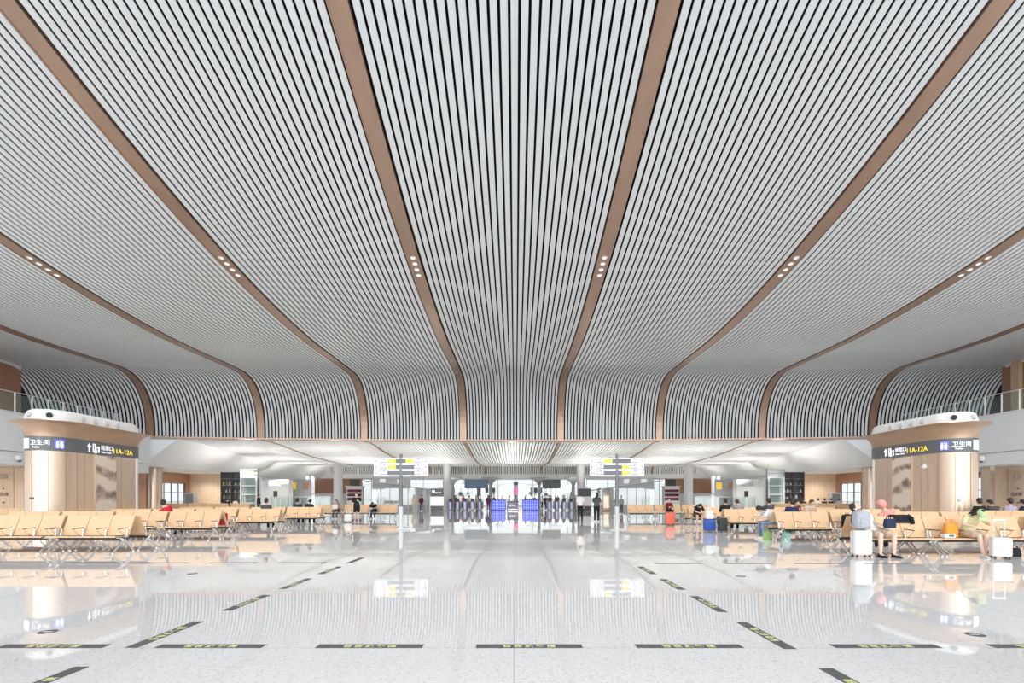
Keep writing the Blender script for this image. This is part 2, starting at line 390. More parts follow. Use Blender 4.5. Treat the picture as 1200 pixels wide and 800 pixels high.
# side walls, mezzanine, rooms under it
for s, nm in ((-1, 'left'), (1, 'right')):
    X = lambda d: XC + s * d
    mb = MB(); mb.span(X(34.6), X(35.0), 8, 35.35, 4.75 + CAM_Z, 9.45 + CAM_Z)
    for yy in ((33.9, 26.0) if s > 0 else ()): mb.span(X(34.35), X(34.7), yy, yy + .55, 4.75 + CAM_Z, 9.4 + CAM_Z, mi=1)
    struct(mb, f'wall_{nm}', [M['darkwood'], M['wood']], 'brown timber wall above the mezzanine')
    mb = MB(); mb.span(X(27.55), X(36.0), 14, 38.2, 2.62 + CAM_Z, 4.80 + CAM_Z); mb.span(X(27.66), X(36.0), 14, 38.2, 1.9 + CAM_Z, 2.60 + CAM_Z)
    mb.span(X(27.48), X(27.9), 14, 38.2, 4.74 + CAM_Z, 4.80 + CAM_Z)
    struct(mb, f'wall_{nm}', M['panelwhite'], 'white mezzanine front')
    mb = MB(); mb.span(X(36.1), X(36.4), 34, 40, 4.75 + CAM_Z, 10.6 + CAM_Z); mb.span(X(34.8), X(36.4), 35.3, 35.4, 4.75 + CAM_Z, 5.0 + CAM_Z)
    struct(mb, f'wall_{nm}', M['void'], 'dark return behind the timber wall')
    # timber front with a door-sized panel below the mezzanine
    mb = MB(); mb.span(X(29.0), X(36.0), 30.2, 30.5, 0, 1.88 + CAM_Z)
    for d in (29.95, 31.0, 32.3): mb.span(X(d), X(d + .03), 30.185, 30.2, 0.05, 1.8 + CAM_Z, mi=1)
    mb.span(X(28.72), X(29.0), 30.0, 30.6, 0, 1.9 + CAM_Z, mi=2)
    struct(mb, f'wall_{nm}', [M['wood'], M['champdark'], M['champ']], 'timber panelled wall below the mezzanine')
    # outer wall with tall windows
    mb = MB(); wx0, wx1 = X(34.3), X(34.6)
    for y0, y1 in ((31, 34.2), (38.2, 48.4), (52.6, 53.2)): mb.span(wx0, wx1, y0, y1, 0, 2.62 + CAM_Z)
    for y0, y1 in ((34.2, 38.2), (48.4, 52.6)): mb.span(wx0, wx1, y0, y1, 1.55 + CAM_Z, 2.62 + CAM_Z)
    struct(mb, f'wall_{nm}', M['darkwood'], 'brown timber outer wall with window openings')
    mb = MB(); mb.span(X(31.0), X(34.6), 53.2, 53.5, 0, 2.62 + CAM_Z)
    for q in range(9): mb.span(X(31.3 + q * .36), X(31.315 + q * .36), 53.19, 53.2, 0, 2.6 + CAM_Z, mi=1)
    struct(mb, f'wall_{nm}', [M['lightwood'], M['wood']], 'pale timber cross wall')
    for q, (y0, y1) in enumerate(((34.2, 38.2), (48.4, 52.6))):
        mb = MB(); h = 1.55 + CAM_Z; x = X(34.42)
        for k in range(5): 
            w = .05 if k % 2 else .09; yy = y0 + (y1 - y0) * k / 4; mb.box((x, min(max(yy, y0 + w / 2), y1 - w / 2), h / 2), (.09, w, h))
        for z in (.05, 1.02, 2.0, h - .04): mb.box((x, (y0 + y1) / 2, z), (.08, y1 - y0, .05))
        w_ = struct(mb, f'window_{(s + 1) + q + 1}', M['dark'])
        g = MB(); g.box((x + s * .05, (y0 + y1) / 2, h / 2), (.012, y1 - y0, h)); g.build('pane', M['glass'], w_)
    # big side glazing of the rear part and the far side wall
    mb = MB(); mb.span(X(31.0), X(31.3), 53.5, 75, 0, .3); mb.span(X(29.0), X(31.0), 72.0, 72.3, 0, 2.6 + CAM_Z)
    struct(mb, f'wall_{nm}', M['darkwood'], 'brown timber wall deep in the hall')
    # round timber column under the slatted front
    mb = MB(); mb.lathe((X(30.0), 42.0, 0), [(.60, 0), (.60, .12), (.57, .14), (.57, 2.5 + CAM_Z), (.62, 2.54 + CAM_Z), (.62, 2.66 + CAM_Z)], 32)
    struct(mb, f'column', M['champ'], 'round timber clad column under the slatted front', 30)
# far end: glazed wall with dark posts flaring at their heads
mb = MB(); mb.span(-45, 45, 86, 86.4, 3.3 + CAM_Z, 3.8 + CAM_Z); mb.span(-45, -27, 86, 86.4, 0, 3.4 + CAM_Z); mb.span(27, 45, 86, 86.4, 0, 3.4 + CAM_Z)
for x in (-21, 21): mb.span(x - 1.5, x + 1.5, 86, 86.4, 0, 3.4 + CAM_Z)
struct(mb, 'wall_back', M['lgrey'])
wn = 5
for x0, x1 in ((-27, -22.5), (-19.5, -12.2), (-12, 12), (12.2, 19.5), (22.5, 27)):
    mb = MB(); n = max(2, round((x1 - x0) / 3))
    for k in range(n + 1): mb.box((x0 + .05 + (x1 - x0 - .1) * k / n, 86.2, 2.35), (.09, .12, 4.7))
    for z in (.06, 1.2, 4.64): mb.box(((x0 + x1) / 2, 86.2, z), (x1 - x0, .10, .08))
    w_ = struct(mb, f'window_{wn}', M['mid']); wn += 1
    g = MB(); g.box(((x0 + x1) / 2, 86.26, 2.35), (x1 - x0, .012, 4.7)); g.build('pane', M['glass'], w_)
for x in (-8.85, -3.5, 3.35, 8.15):
    mb = MB(); mb.lathe((x, 70.5, 0), [(.26, 0), (.24, .1), (.21, 2.9), (.24, 3.25), (.38, 3.6), (.75, 3.9), (1.35, 4.12), (1.36, 4.3)], 24)
    struct(mb, 'column', M['mid'], 'dark steel column with a flared head', 30)
for x in (-8.3, 7.9):
    mb = MB(); mb.lathe((x, 60.5, 0), [(.50, 0), (.50, .2), (.46, .24), (.46, 4.9), (.52, 5.1), (.52, 5.55)], 32)
    struct(mb, 'column', M['lgrey'], 'thick grey round column near the gates', 30)
for s in (-1, 1):
    mb = MB(); mb.lathe((XC + s * 22.2, 63.5, 0), [(.62, 0), (.62, .2), (.56, .24), (.56, 4.8), (.62, 5.0), (.62, 5.6)], 32)
    struct(mb, 'column', M['white'], 'white round column beside the timber wall', 30)
# white building outside the far glazing
bd = thing('exterior_building', 'white building with dark windows seen through the far glazing', 'building', (0, 104, 0))
mb = MB(); mb.span(-40, 40, 0, 3, 0, 4.3); mb.span(-40.2, 40.2, -.1, 3.1, 4.3, 4.55); mb.build('wall', M['white'], bd)
for x in [-13, -11.4, -9.8, -7.6, -6, -4.6, 3.2, 4.2, 5.3, 6.3, 11.8, 13.2, 14.7, 17.5, -17.5, -15.5]:
    mb = MB(); mb.span(x - .36, x + .36, -.08, .1, 2.0, 3.55); mb.span(x - .42, x + .42, -.12, .1, 1.92, 2.0); mb.build('window', M['black'], bd)
# ------------------------------------------------------------------ downlights in the ribs
spots = []
for i, x in enumerate(rib_x[1:9]):
    for k in range(4):
        y = 20.9 + .42 * k; z = near_z(y) + CAM_Z
        mb = MB(); mb.lathe((0, 0, 0), [(.075, .03), (.105, .03), (.115, 0), (.105, -.012), (.085, -.012), (.080, .012)], 20)
        t = thing('downlight', 'x', 'ceiling light', (x, y, z - .040), 0, 'downlights in the bronze ribs')
        t['label'] = f'small lit round downlight, {("first", "second", "third", "fourth")[k]} of four in bronze rib {("one", "two", "three", "four", "five", "six", "seven", "eight")[i]} from the left'
        t.rotation_euler = (-math.atan(.0148 * (31 - y)), 0, 0)
        mb.build('ring', M['white'], t, 40)
        g = MB(); g.lathe((0, 0, 0), [(.078, .008), (.078, .02)], 20); g.build('lens', M['spot'], t)

# ------------------------------------------------------------------ air-supply pods
def stadium(cx, y0, y1, r, n=14):
    P = []
    for k in range(n + 1):
        a = PI + PI * k / n; P.append((cx + r * math.cos(a), y0 + r * math.sin(a)))
    for k in range(n + 1):
        a = PI * k / n; P.append((cx + r * math.cos(a), y1 + r * math.sin(a)))
    return P
def pod_loft(mb, y0, y1, prof, mi=0, r0=.83):
    rings = [[(x, y, z) for x, y in stadium(0, y0, y1, r0 + o)] for o, z in prof]; n = len(rings[0])
    mb.add([p for r in rings for p in r], [(a * n + j, a * n + (j + 1) % n, (a + 1) * n + (j + 1) % n, (a + 1) * n + j) for a in range(len(rings) - 1) for j in range(n)]
           + [tuple(reversed(range(n))), tuple((len(rings) - 1) * n + j for j in range(n))], mi)
def wrap_text(mb, s, size, a0, z, r, direction, extrude=.006, mi=0):
    """lettering bent round the pod's near end: angle a0 at its left edge, growing in DIRECTION"""
    vs, fs, w = text_verts(s, size, extrude)
    out = []
    for v in vs:
        a = a0 + direction * v.x / r; rr = r + v.z + extrude
        out.append((rr * math.cos(a), .83 + rr * math.sin(a), z + v.y))
    mb.add(out, fs, mi); return w
def wrap_rect(mb, a0, a1, z0, z1, r, t=.012, mi=0, n=8):
    vs = []; 
    for k in range(n + 1):
        a = a0 + (a1 - a0) * k / n; c, s_ = math.cos(a), math.sin(a)
        vs += [(r * c, .83 + r * s_, z0), ((r + t) * c, .83 + (r + t) * s_, z0), ((r + t) * c, .83 + (r + t) * s_, z1), (r * c, .83 + r * s_, z1)]
    fs = [(k * 4 + j, k * 4 + (j + 1) % 4, k * 4 + 4 + (j + 1) % 4, k * 4 + 4 + j) for k in range(n) for j in range(4)] + [(0, 1, 2, 3), (n * 4 + 3, n * 4 + 2, n * 4 + 1, n * 4)]
    mb.add(vs, fs, mi)
def flat_text(mb, s, size, org, right, up, extrude=.006, mi=0, width=None):
    vs, fs, w = text_verts(s, size, extrude); right, up = Vector(right), Vector(up); nrm = right.cross(up)
    k = (width / w) if width and w else 1
    mb.add([Vector(org) + right * (v.x * k) + up * v.y + nrm * v.z for v in vs], fs, mi); return w * k
def pod(s, cx, yb, label):
    t = thing('air_supply_pod', label, 'service pod', (cx, yb, 0))
    y0, y1 = .83, 4.05; f = -s            # f: x direction of the face that looks into the hall
    mb = MB(); pod_loft(mb, y0, y1, [(0, .10), (0, 1.86 + CAM_Z)]); mb.build('body', M['champ'], t, 30)
    mb = MB(); pod_loft(mb, y0, y1, [(-.03, 0), (-.03, .10)]); mb.build('plinth', M['champdark'], t, 30)
    # vertical seams
    mb = MB()
    for yy in (1.0, 1.35, 2.62, 3.3, 4.0): mb.box((f * .831, yy, 1.75), (.008, .018, 3.0))
    for a in (-.35, -1.0, -1.65, -2.3):
        ang = a if f > 0 else PI - a; wrap_rect(mb, ang - .009, ang + .009, .12, 3.24, .828, .008, 0, 1)
    mb.build('panel_seam', M['champdark'], t)
    mb = MB(); pod_loft(mb, y0, y1, [(.012, 1.86 + CAM_Z), (.012, 2.42 + CAM_Z)]); band = mb.build('sign_band', M['signgrey'], t, 30)
    mb = MB(); pod_loft(mb, y0, y1, [(0, 2.42 + CAM_Z), (.012, 2.52 + CAM_Z), (.04, 2.64 + CAM_Z), (.10, 2.77 + CAM_Z), (.20, 2.88 + CAM_Z), (.33, 2.96 + CAM_Z), (.45, 3.0 + CAM_Z), (.47, 3.015 + CAM_Z), (.45, 3.03 + CAM_Z), (.0, 3.05 + CAM_Z)])
    mb.build('flared_rim', M['rimbronze'], t, 30)
    mb = MB(); pod_loft(mb, y0, y1, [(.05, 3.04 + CAM_Z), (.05, 3.10 + CAM_Z), (-.02, 3.34 + CAM_Z), (-.08, 3.45 + CAM_Z), (-.20, 3.51 + CAM_Z), (-.45, 3.53 + CAM_Z)])
    mb.build('air_outlet_hood', M['panelwhite'], t, 30)
    for k, (px, py, nx, ny) in enumerate([(f * .86, yy, f, 0) for yy in (1.25, 1.85, 2.45, 3.05)] + [(f * .86 * math.cos(a), y0 + .86 * math.sin(a), f * math.cos(a), math.sin(a)) for a in (-.95, -1.75)]):
        d = Vector((nx, ny, .35)).normalized(); c = Vector((px, py, 3.25 + CAM_Z)) - d * .06
        mb = MB(); mb.tube([c, c + d * .10, c + d * .11, c + d * .07], [.105, .10, .075, .07], 16)
        nz = mb.build('nozzle', M['black'] if k == 4 else M['lgrey'], t, 40)
    # ink-wash panel on the long face
    mb = MB(); mb.box((f * .842, 2.42, 1.75), (.025, 1.12, 2.95), .004); mb.build('art_panel', M['ink'], t)
    mb = MB()
    for yy in (1.85, 2.99): mb.box((f * .845, yy, 1.75), (.03, .022, 3.0))
    mb.build('art_frame', M['champ'], t)
    mb = MB(); mb.box((f * .80, 4.22, 1.72), (.10, .10, 3.1), .01); mb.build('edge_light_strip', M['lit'] if False else M['white'], t)
    # lettering on the band
    Z = 1.86 + CAM_Z
    r = .845
    if f > 0: right = (0, 1, 0); ys = lambda q: 1.40 + q
    else: right = (0, -1, 0); ys = lambda q: 3.55 - q
    X = f * r
    w = MB()
    # arrow up
    ya = ys(.06); sg = right[1]
    for (a, b, c, d) in ((.07, .10, .12, .34),): w.box((X, ya + sg * .10, Z + .22), (.012, .06, .26))
    w.add([(X - .006, ya, Z + .30), (X - .006, ya + sg * .2, Z + .30), (X - .006, ya + sg * .1, Z + .45), (X + .006, ya, Z + .30), (X + .006, ya + sg * .2, Z + .30), (X + .006, ya + sg * .1, Z + .45)],
          [(0, 1, 2), (3, 5, 4), (0, 3, 4, 1), (1, 4, 5, 2), (2, 5, 3, 0)])
    # walking-through-a-gate pictogram
    yi = ys(.34)
    w.box((X, yi + sg * .02, Z + .27), (.012, .03, .36)); w.box((X, yi + sg * .30, Z + .22), (.012, .06, .26)); w.box((X, yi + sg * .12, Z + .41), (.012, .08, .08), .02)
    w.box((X, yi + sg * .13, Z + .27), (.012, .07, .20)); w.box((X, yi + sg * .20, Z + .30), (.012, .16, .04)); w.box((X, yi + sg * .10, Z + .13), (.012, .05, .14)); w.box((X, yi + sg * .18, Z + .13), (.012, .05, .14))
    flat_text(w, '检票口', .22, (X, ys(.76), Z + .24), right, (0, 0, 1), .006)
    flat_text(w, 'Ticket Check', .10, (X, ys(.76), Z + .10), right, (0, 0, 1), .006)
    w.build('gate_lettering', M['litw'], band)
    w = MB(); flat_text(w, '11A-12A', .30, (X, ys(1.44), Z + .14), right, (0, 0, 1), .006, width=1.1); w.build('gate_number', M['lityellow'], band)
    # toilets sign on the rounded near end
    A = (lambda q: -.42 - q) if f > 0 else (lambda q: PI + .42 + q)
    # the angle runs from the long face round towards the outer side
    di = 1 if f > 0 else -1
    w = MB(); wrap_rect(w, A(0), A(.36), Z + .10, Z + .46, r, .012); ic = w.build('toilet_icon', M['litblue'], band)
    w = MB(); rr = r + .012
    for q, top in ((.09, 0), (.25, 1)):
        for dz, hh, ww in ((.33, .07, .05), (.22, .13, .09), (.14, .09, .05)): wrap_rect(w, A(q - ww / 2), A(q + ww / 2), Z + dz - hh / 2 + .02, Z + dz + hh / 2 + .02, rr, .008, 0, 2)
    wrap_rect(w, A(.165), A(.175), Z + .13, Z + .43, rr, .008, 0, 1)
    w.build('icon_figure', M['litw'], ic)
    w = MB()
    if f > 0: wrap_text(w, '卫生间', .22, A(.46) - .68 / r, Z + .24, r, 1); wrap_text(w, 'Toilet', .11, A(.46) - .62 / r, Z + .10, r, 1)
    else: wrap_text(w, '卫生间', .22, A(.46), Z + .24, r, 1); wrap_text(w, 'Toilet', .11, A(.46) + .1, Z + .10, r, 1)
    w.build('toilet_lettering', M['litw'], band)
    w = MB(); wrap_rect(w, A(1.34), A(1.78), Z + .08, Z + .48, r, .012); pn = w.build('lit_panel', M['lit'], band)
    # small fittings on the body
    if s > 0:
        mb = MB(); mb.ell((f * .90, 1.12, 2.72), (.10, .10, .10)); mb.cyl((f * .82, 1.12, 2.78), (f * .92, 1.12, 2.80), .05); mb.build('camera_dome', M['panelwhite'], t, 40)
        a = PI + 1.15; mb = MB(); mb.ell((.86 * math.cos(a), y0 + .86 * math.sin(a), 1.35), (.07, .07, .07)); mb.build('round_fitting', M['panelwhite'], t, 40)
    else:
        a = -1.75; mb = MB(); wrap_rect(mb, a, a + .08, 1.36, 1.44, .83, .02); wrap_rect(mb, a + .14, a + .2, 1.36, 1.44, .83, .02); mb.build('wall_socket', M['dark'], t)
    return t
pod(-1, -18.72, 19.45, 'champagne metal air-supply pod on the left with flared bronze rim and toilet sign')
pod(1, 18.17, 20.05, 'champagne metal air-supply pod on the right with domed camera on its body')

# ------------------------------------------------------------------ mezzanine railings, cameras
for s, nm in ((-1, 'left'), (1, 'right')):
    x = XC + s * 27.7; z0 = 4.80 + CAM_Z
    t = thing('glass_railing', f'glass railing with white posts along the {nm} mezzanine edge', 'railing', (x, 26, z0))
    for k in range(14):
        y = -4.0 + k * 1.0 + (.0 if s < 0 else .25)
        mb = MB(); mb.box((0, y, .55), (.06, .05, 1.10), .008); mb.box((0, y, .01), (.14, .12, .02)); mb.build('post', M['panelwhite'], t)
        if k < 13:
            g = MB(); g.box((0, y + .5, .54), (.014, .90, .94)); g.build('glass_panel', M['teal'], t)
    mb = MB(); mb.tube([(0, -4.2, 1.12), (0, 9.4, 1.12)], .03, 10); mb.build('handrail', M['alu'], t, 40)
def wall_camera(x, y, z, nx, ny, label):
    t = thing('security_camera', label, 'camera', (x, y, z), math.atan2(ny, nx))
    mb = MB(); mb.lathe((0, 0, -.13), [(.13, 0), (.13, .02), (.15, .06), (.15, .26)], 20); mb.build('housing', M['panelwhite'], t, 40)
    mb = MB(); mb.ell((.04, 0, -.13), (.10, .10, .10)); mb.build('lens_dome', M['dark'], t, 40)
    mb = MB(); mb.box((-.10, 0, .06), (.14, .12, .12), .01); mb.build('bracket', M['panelwhite'], t)
wall_camera(XC - 27.48, 28.0, 2.25 + CAM_Z, 1, 0, 'white security camera on the left mezzanine front')
wall_camera(XC + 27.48, 30.3, 2.25 + CAM_Z, -1, 0, 'white security camera on the right mezzanine front, closer to the pod')
wall_camera(XC + 27.48, 29.2, 2.30 + CAM_Z, -1, 0, 'white security camera on the right mezzanine front, farther from the pod')
# stickers and lettering on the timber panels below the mezzanine
for s, nm in ((-1, 'left'), (1, 'right')):
    x = XC + s * 30.55
    t = thing('wall_notice', f'dark lettering and round plaque on the {nm} timber panel under the mezzanine', 'notice', (x, 30.185, 0))
    mb = MB(); flat_text(mb, '消火栓', .24, (-.42, -.004, 1.55), (1, 0, 0), (0, 0, 1), .004); mb.build('lettering', M['dark'], t)
    mb = MB(); mb.box((0, -.006, 2.72), (.46, .012, .30), .005); mb.box((.1, -.014, 2.70), (.18, .01, .14)); mb.build('plaque', M['champdark'], t)
    mb = MB()
    for z in (1.15, 1.98): mb.cyl((0, .0, z), (0, -.05, z), .035)
    mb.build('knob', M['dark'], t)
t = thing('video_screen', 'tall dark purple screen at the right edge under the mezzanine', 'screen', (29.98, 28.9, 0), R(20))
mb = MB(); mb.box((0, 0, 1.55), (1.3, .14, 3.1), .02); mb.build('casing', M['black'], t)
mb = MB(); mb.box((0, -.075, 1.6), (1.2, .012, 2.9)); mb.build('display', M['purple'], t)

# ------------------------------------------------------------------ direction signs on posts
def arrow_icon(mb, x, z, d, h=.13):
    mb.box((x, -.062, z), (h * .9, .008, .02), mi=0); mb.box((x + d * h * .30, -.062, z + .025), (h * .45, .008, .02), rot=(0, R(45 * d), 0)); mb.box((x + d * h * .30, -.062, z - .025), (h * .45, .008, .02), rot=(0, R(-45 * d), 0))
def frame_icon(mb, x, z, h=.17, w=.15):
    for dx in (-1, 1): mb.box((x + dx * w / 2, -.062, z), (.02, .008, h))
    for dz in (-1, 1): mb.box((x, -.062, z + dz * h / 2), (w + .02, .008, .02))
def pylon(x, y, label, yellow):
    t = thing('direction_sign', label, 'sign post', (x, y, 0))
    mb = MB(); mb.tube([(0, 0, .02), (0, 0, 3.50)], [.085, .072], 16); mb.build('post', M['post'], t, 40)
    mb = MB(); mb.lathe((0, 0, 0), [(.26, 0), (.26, .02), (.22, .035), (.10, .05)], 28); mb.build('base_plate', M['alu'], t, 40)
    mb = MB(); mb.tube([(0, 0, .04), (0, 0, 1.0)], [.10, .10], 16); mb.build('sleeve', M['lgrey'], t, 40)
    for r_ in range(3):
        z = 3.17 - r_ * .285
        mb = MB(); mb.box((0, 0, z), (2.56, .11, .255), .02); pn = mb.build('sign_panel', M['lit'], t)
        mb = MB()
        # dark field next to the post
        lx, rx = yellow[r_]
        for on, e in ((lx, -1), (rx, 1)): mb = MB(); mb.box((e * (.16 if on else .34), -.058, z), (.24 if on else .6, .006, .2)); mb.build('dark_field', M['signgrey'], pn)
        for e in (-1, 1):
            mb = MB(); frame_icon(mb, e * 1.15, z, .17, .13); arrow_icon(mb, e * 1.15, z, e, .09); mb.build('arrow_icon', M['signgrey'], pn)
            mb = MB(); flat_text(mb, '检票口', .15, (-1.0 if e < 0 else .62, -.060, z), (1, 0, 0), (0, 0, 1), .002); mb.box((e * .81, -.060, z - .07), (.34, .006, .04)); mb.build('lettering', M['signgrey'], pn)
        for on, e in ((lx, -1), (rx, 1)):
            if on: mb = MB(); mb.box((e * .42, -.060, z), (.38, .008, .17), .003); mb.build('amber_block', M['signyellow'], pn)
    return t
pylon(-5.46, 23.9, 'grey post with three stacked lit direction signs, amber blocks on its upper left', [(1, 1), (1, 0), (0, 0)])
pylon(4.84, 23.9, 'grey post with three stacked lit direction signs, amber blocks on its lower right', [(1, 0), (0, 1), (0, 1)])

# ------------------------------------------------------------------ floor tape
def tape(x, y, along, label, printed=True, rev=False):
    t = thing('floor_tape', label, 'floor tape', (x, y, 0), R(90) if along else 0, 'dark floor tape dashes')
    mb = MB(); mb.add([(-.5, -.06, .0005), (.5, -.06, .0005), (.5, .06, .0005), (-.5, .06, .0005), (-.5, -.06, .0025), (.5, -.06, .0025), (.5, .06, .0025), (-.5, .06, .0025)],
                      [(3, 2, 1, 0), (4, 5, 6, 7), (0, 1, 5, 4), (1, 2, 6, 5), (2, 3, 7, 6), (3, 0, 4, 7)])
    mb.build('strip', M['tape'], t)
    if printed:
        w = MB(); vs, fs, wd = text_verts('请 在 此 等 候', .085, .0004, .003)
        k = .50 / wd
        w.add([((v.x - wd / 2) * k, (v.y - .034) * 1.0, .0031 + v.z) for v in vs], fs); w.build('print', M['tapeyellow'], t)
names = ('first', 'second', 'third', 'fourth', 'fifth', 'sixth', 'seventh', 'eighth', 'ninth')
for k, x in enumerate((-4.37, -2.88, -1.375, .13, 1.64, 3.50, 5.0)):
    tape(x, 4.74, False, f'dark floor tape dash, {names[k]} from the left in the near crosswise row')
for k, y in enumerate((3.66, 5.19, 6.74, 8.24, 9.75, 11.3)):
    tape(-3.60 - .0 * k, y, True, f'dark floor tape dash, {names[k]} from the camera in the lengthwise line on the left', k < 5)
for k, y in enumerate((3.62, 5.15, 6.66, 8.17, 9.75)):
    tape(2.552, y, True, f'dark floor tape dash, {names[k]} from the camera in the lengthwise line on the right', k < 5)
for k, x in enumerate((3.5, 5.0, 6.5, 8.0)):
    tape(x, 10.76, False, f'dark floor tape dash, {names[k]} outwards in the far crosswise row on the right', False)
for k, x in enumerate((-4.6, -6.1, -7.6, -9.1)):
    tape(x, 10.85, False, f'dark floor tape dash, {names[k]} outwards in the far crosswise row on the left', False)
# small round floor markers
for k, (x, y, l) in enumerate(((4.72, 5.14, 'dark round sticker on the floor beside the near tape row on the right'), (4.05, 9.0, 'small dark round sticker on the floor past the second tape dash on the right'), (-4.9, 5.25, 'dark round sticker at the left edge of the floor'), (-6.0, 9.3, 'small dark round sticker on the floor beyond the left tape line'))):
    t = thing('floor_sticker', l, 'sticker', (x, y, 0), 0)
    mb = MB(); mb.lathe((0, 0, .0005), [(.085, 0), (.085, .002)], 28); mb.build('disc', M['tape'], t)
    mb = MB(); mb.box((0, 0, .0032), (.10, .035, .001)); mb.build('print', M['lgrey'], t)

# ------------------------------------------------------------------ waiting benches
SEATP = [(-.35, .405), (-.355, .43), (-.33, .448), (-.22, .442), (-.08, .425), (.04, .412), (.10, .415)]
BACKP = [(.105, .435), (.125, .49), (.165, .585), (.215, .70), (.265, .82), (.305, .915), (.318, .945)]
def make_bench(n, pitch=.592):
    W = n * pitch
    root = thing('waiting_bench', 'x', 'bench', (0, 0, 0))
    for i in range(n):
        x = -W / 2 + (i + .5) * pitch; h = pitch / 2 - .008
        mb = MB(); mb.extrude_profile(SEATP, .018, x - h, x + h); mb.build('seat', M['seat'], root, 50)
        mb = MB(); mb.extrude_profile(BACKP, .018, x - h, x + h); mb.build('backrest', M['seat'], root, 50)
    mb = MB(); mb.box((0, .0, .355), (W - .04, .09, .055), .008); mb.build('beam', M['black'], root)
    for e in (-1, 1):
        x = e * (W / 2 - .052)
        mb = MB()
        mb.tube([(x, -.37, .02), (x, -.25, .13), (x, -.10, .255), (x, -.02, .31), (x, .03, .40), (x, .09, .455)], [.022, .024, .027, .034, .027, .02], 8, 0, (1, 1.25))
        mb.tube([(x, .32, .02), (x, .24, .11), (x, .12, .22), (x, .0, .32), (x, -.12, .385), (x, -.24, .40)], [.02, .022, .026, .034, .026, .02], 8, 0, (1, 1.25))
        for y in (-.37, .32): mb.lathe((x, y, 0), [(.03, 0), (.03, .018), (.02, .028)], 10)
        mb.build('leg', M['alu'], root, 50)
    for i in range(n + 1):
        x = -W / 2 + i * pitch; x = max(-W / 2 + .03, min(W / 2 - .03, x))
        mb = MB(); mb.tube([(x, .06, .42), (x, .07, .50), (x, .085, .57), (x, .075, .625)], [.022, .02, .018, .018], 8)
        mb.tube([(x, .05, .43), (x, -.06, .46), (x, -.15, .53), (x, -.20, .60)], [.014, .013, .012, .012], 6)
        a = mb.build('armrest', M['alu'], root, 50)
        mb = MB(); mb.box((x, -.065, .628), (.045, .32, .02), .006, (R(2), 0, 0)); mb.build('arm_pad', M['pad'], a)
    return root
proto3 = make_bench(3); proto4 = make_bench(4); used = set()
def bench(x, y, facing, label, n=3):
    src = proto3 if n == 3 else proto4
    rz = 0 if facing > 0 else PI
    if n not in used:
        used.add(n); src.location = (x, y, 0); src.rotation_euler = (0, 0, rz); src['label'] = label; src['group'] = 'tan waiting benches in rows'; return src
    return dup(src, (x, y, 0), rz, label, 'tan waiting benches in rows')
GAP = .80
ordn = ('aisle end', 'second from the aisle', 'third from the aisle', 'fourth from the aisle')
rown = {1: 'nearest row', 2: 'second row', 3: 'third row', 4: 'fourth row'}
def pair(x, y, row, side, q, n=3, front=True):
    if front: bench(x, y, 1, f'tan bench facing the camera, {side} {rown[row]}, {ordn[q]}' + (', four seats' if n == 4 else ''), n)
    bench(x, y + GAP, -1, f'tan bench facing away, {side} {rown[row]}, {ordn[q]}' + (', four seats' if n == 4 else ''), n)
pair(-10.95, 12.95, 1, 'left', 0); pair(-13.10, 12.95, 1, 'left', 1, 4)
for r_, y in ((2, 17.0), (3, 21.3), (4, 25.6)):
    for q in range(4): pair(-10.92 - 1.86 * q + (.0, 0, -.12, -.1, -.0)[r_], y, r_, 'left', q)
pair(9.32, 12.30, 1, 'right', 0); pair(11.40, 12.30, 1, 'right', 1, 4); pair(13.75, 12.30, 1, 'right', 2)
for r_, y in ((2, 16.5), (3, 20.6), (4, 24.9)):
    for q in range(4): pair(9.58 + 1.86 * q, y, r_, 'right', q)
for q in range(3):
    bench(-8.95 - 1.86 * q, 34.0, 1, f'tan bench far down the left side past the direction sign, {ordn[q]}')
    bench(8.55 + 1.86 * q, 34.0, 1, f'tan bench far down the right side past the direction sign, {ordn[q]}')
for q in range(4):
    bench(XC - 24.6 - 1.9 * q, 45.5, -1, f'tan bench deep on the left below the timber wall, {names[q]} outwards')
    bench(XC + 24.6 + 1.9 * q, 45.5, -1, f'tan bench deep on the right below the timber wall, {names[q]} outwards')
bench(18.28, 19.05, -1, 'tan bench in front of the right pod near its end, packed with waiting people')
bench(20.15, 19.05, -1, 'tan bench beside the right pod under the mezzanine, at the edge of view')
for q in range(2):
    bench(-22.9 - 1.9 * q, 23.2, -1, f'tan bench under the left mezzanine beyond the pod, {names[q]} outwards')
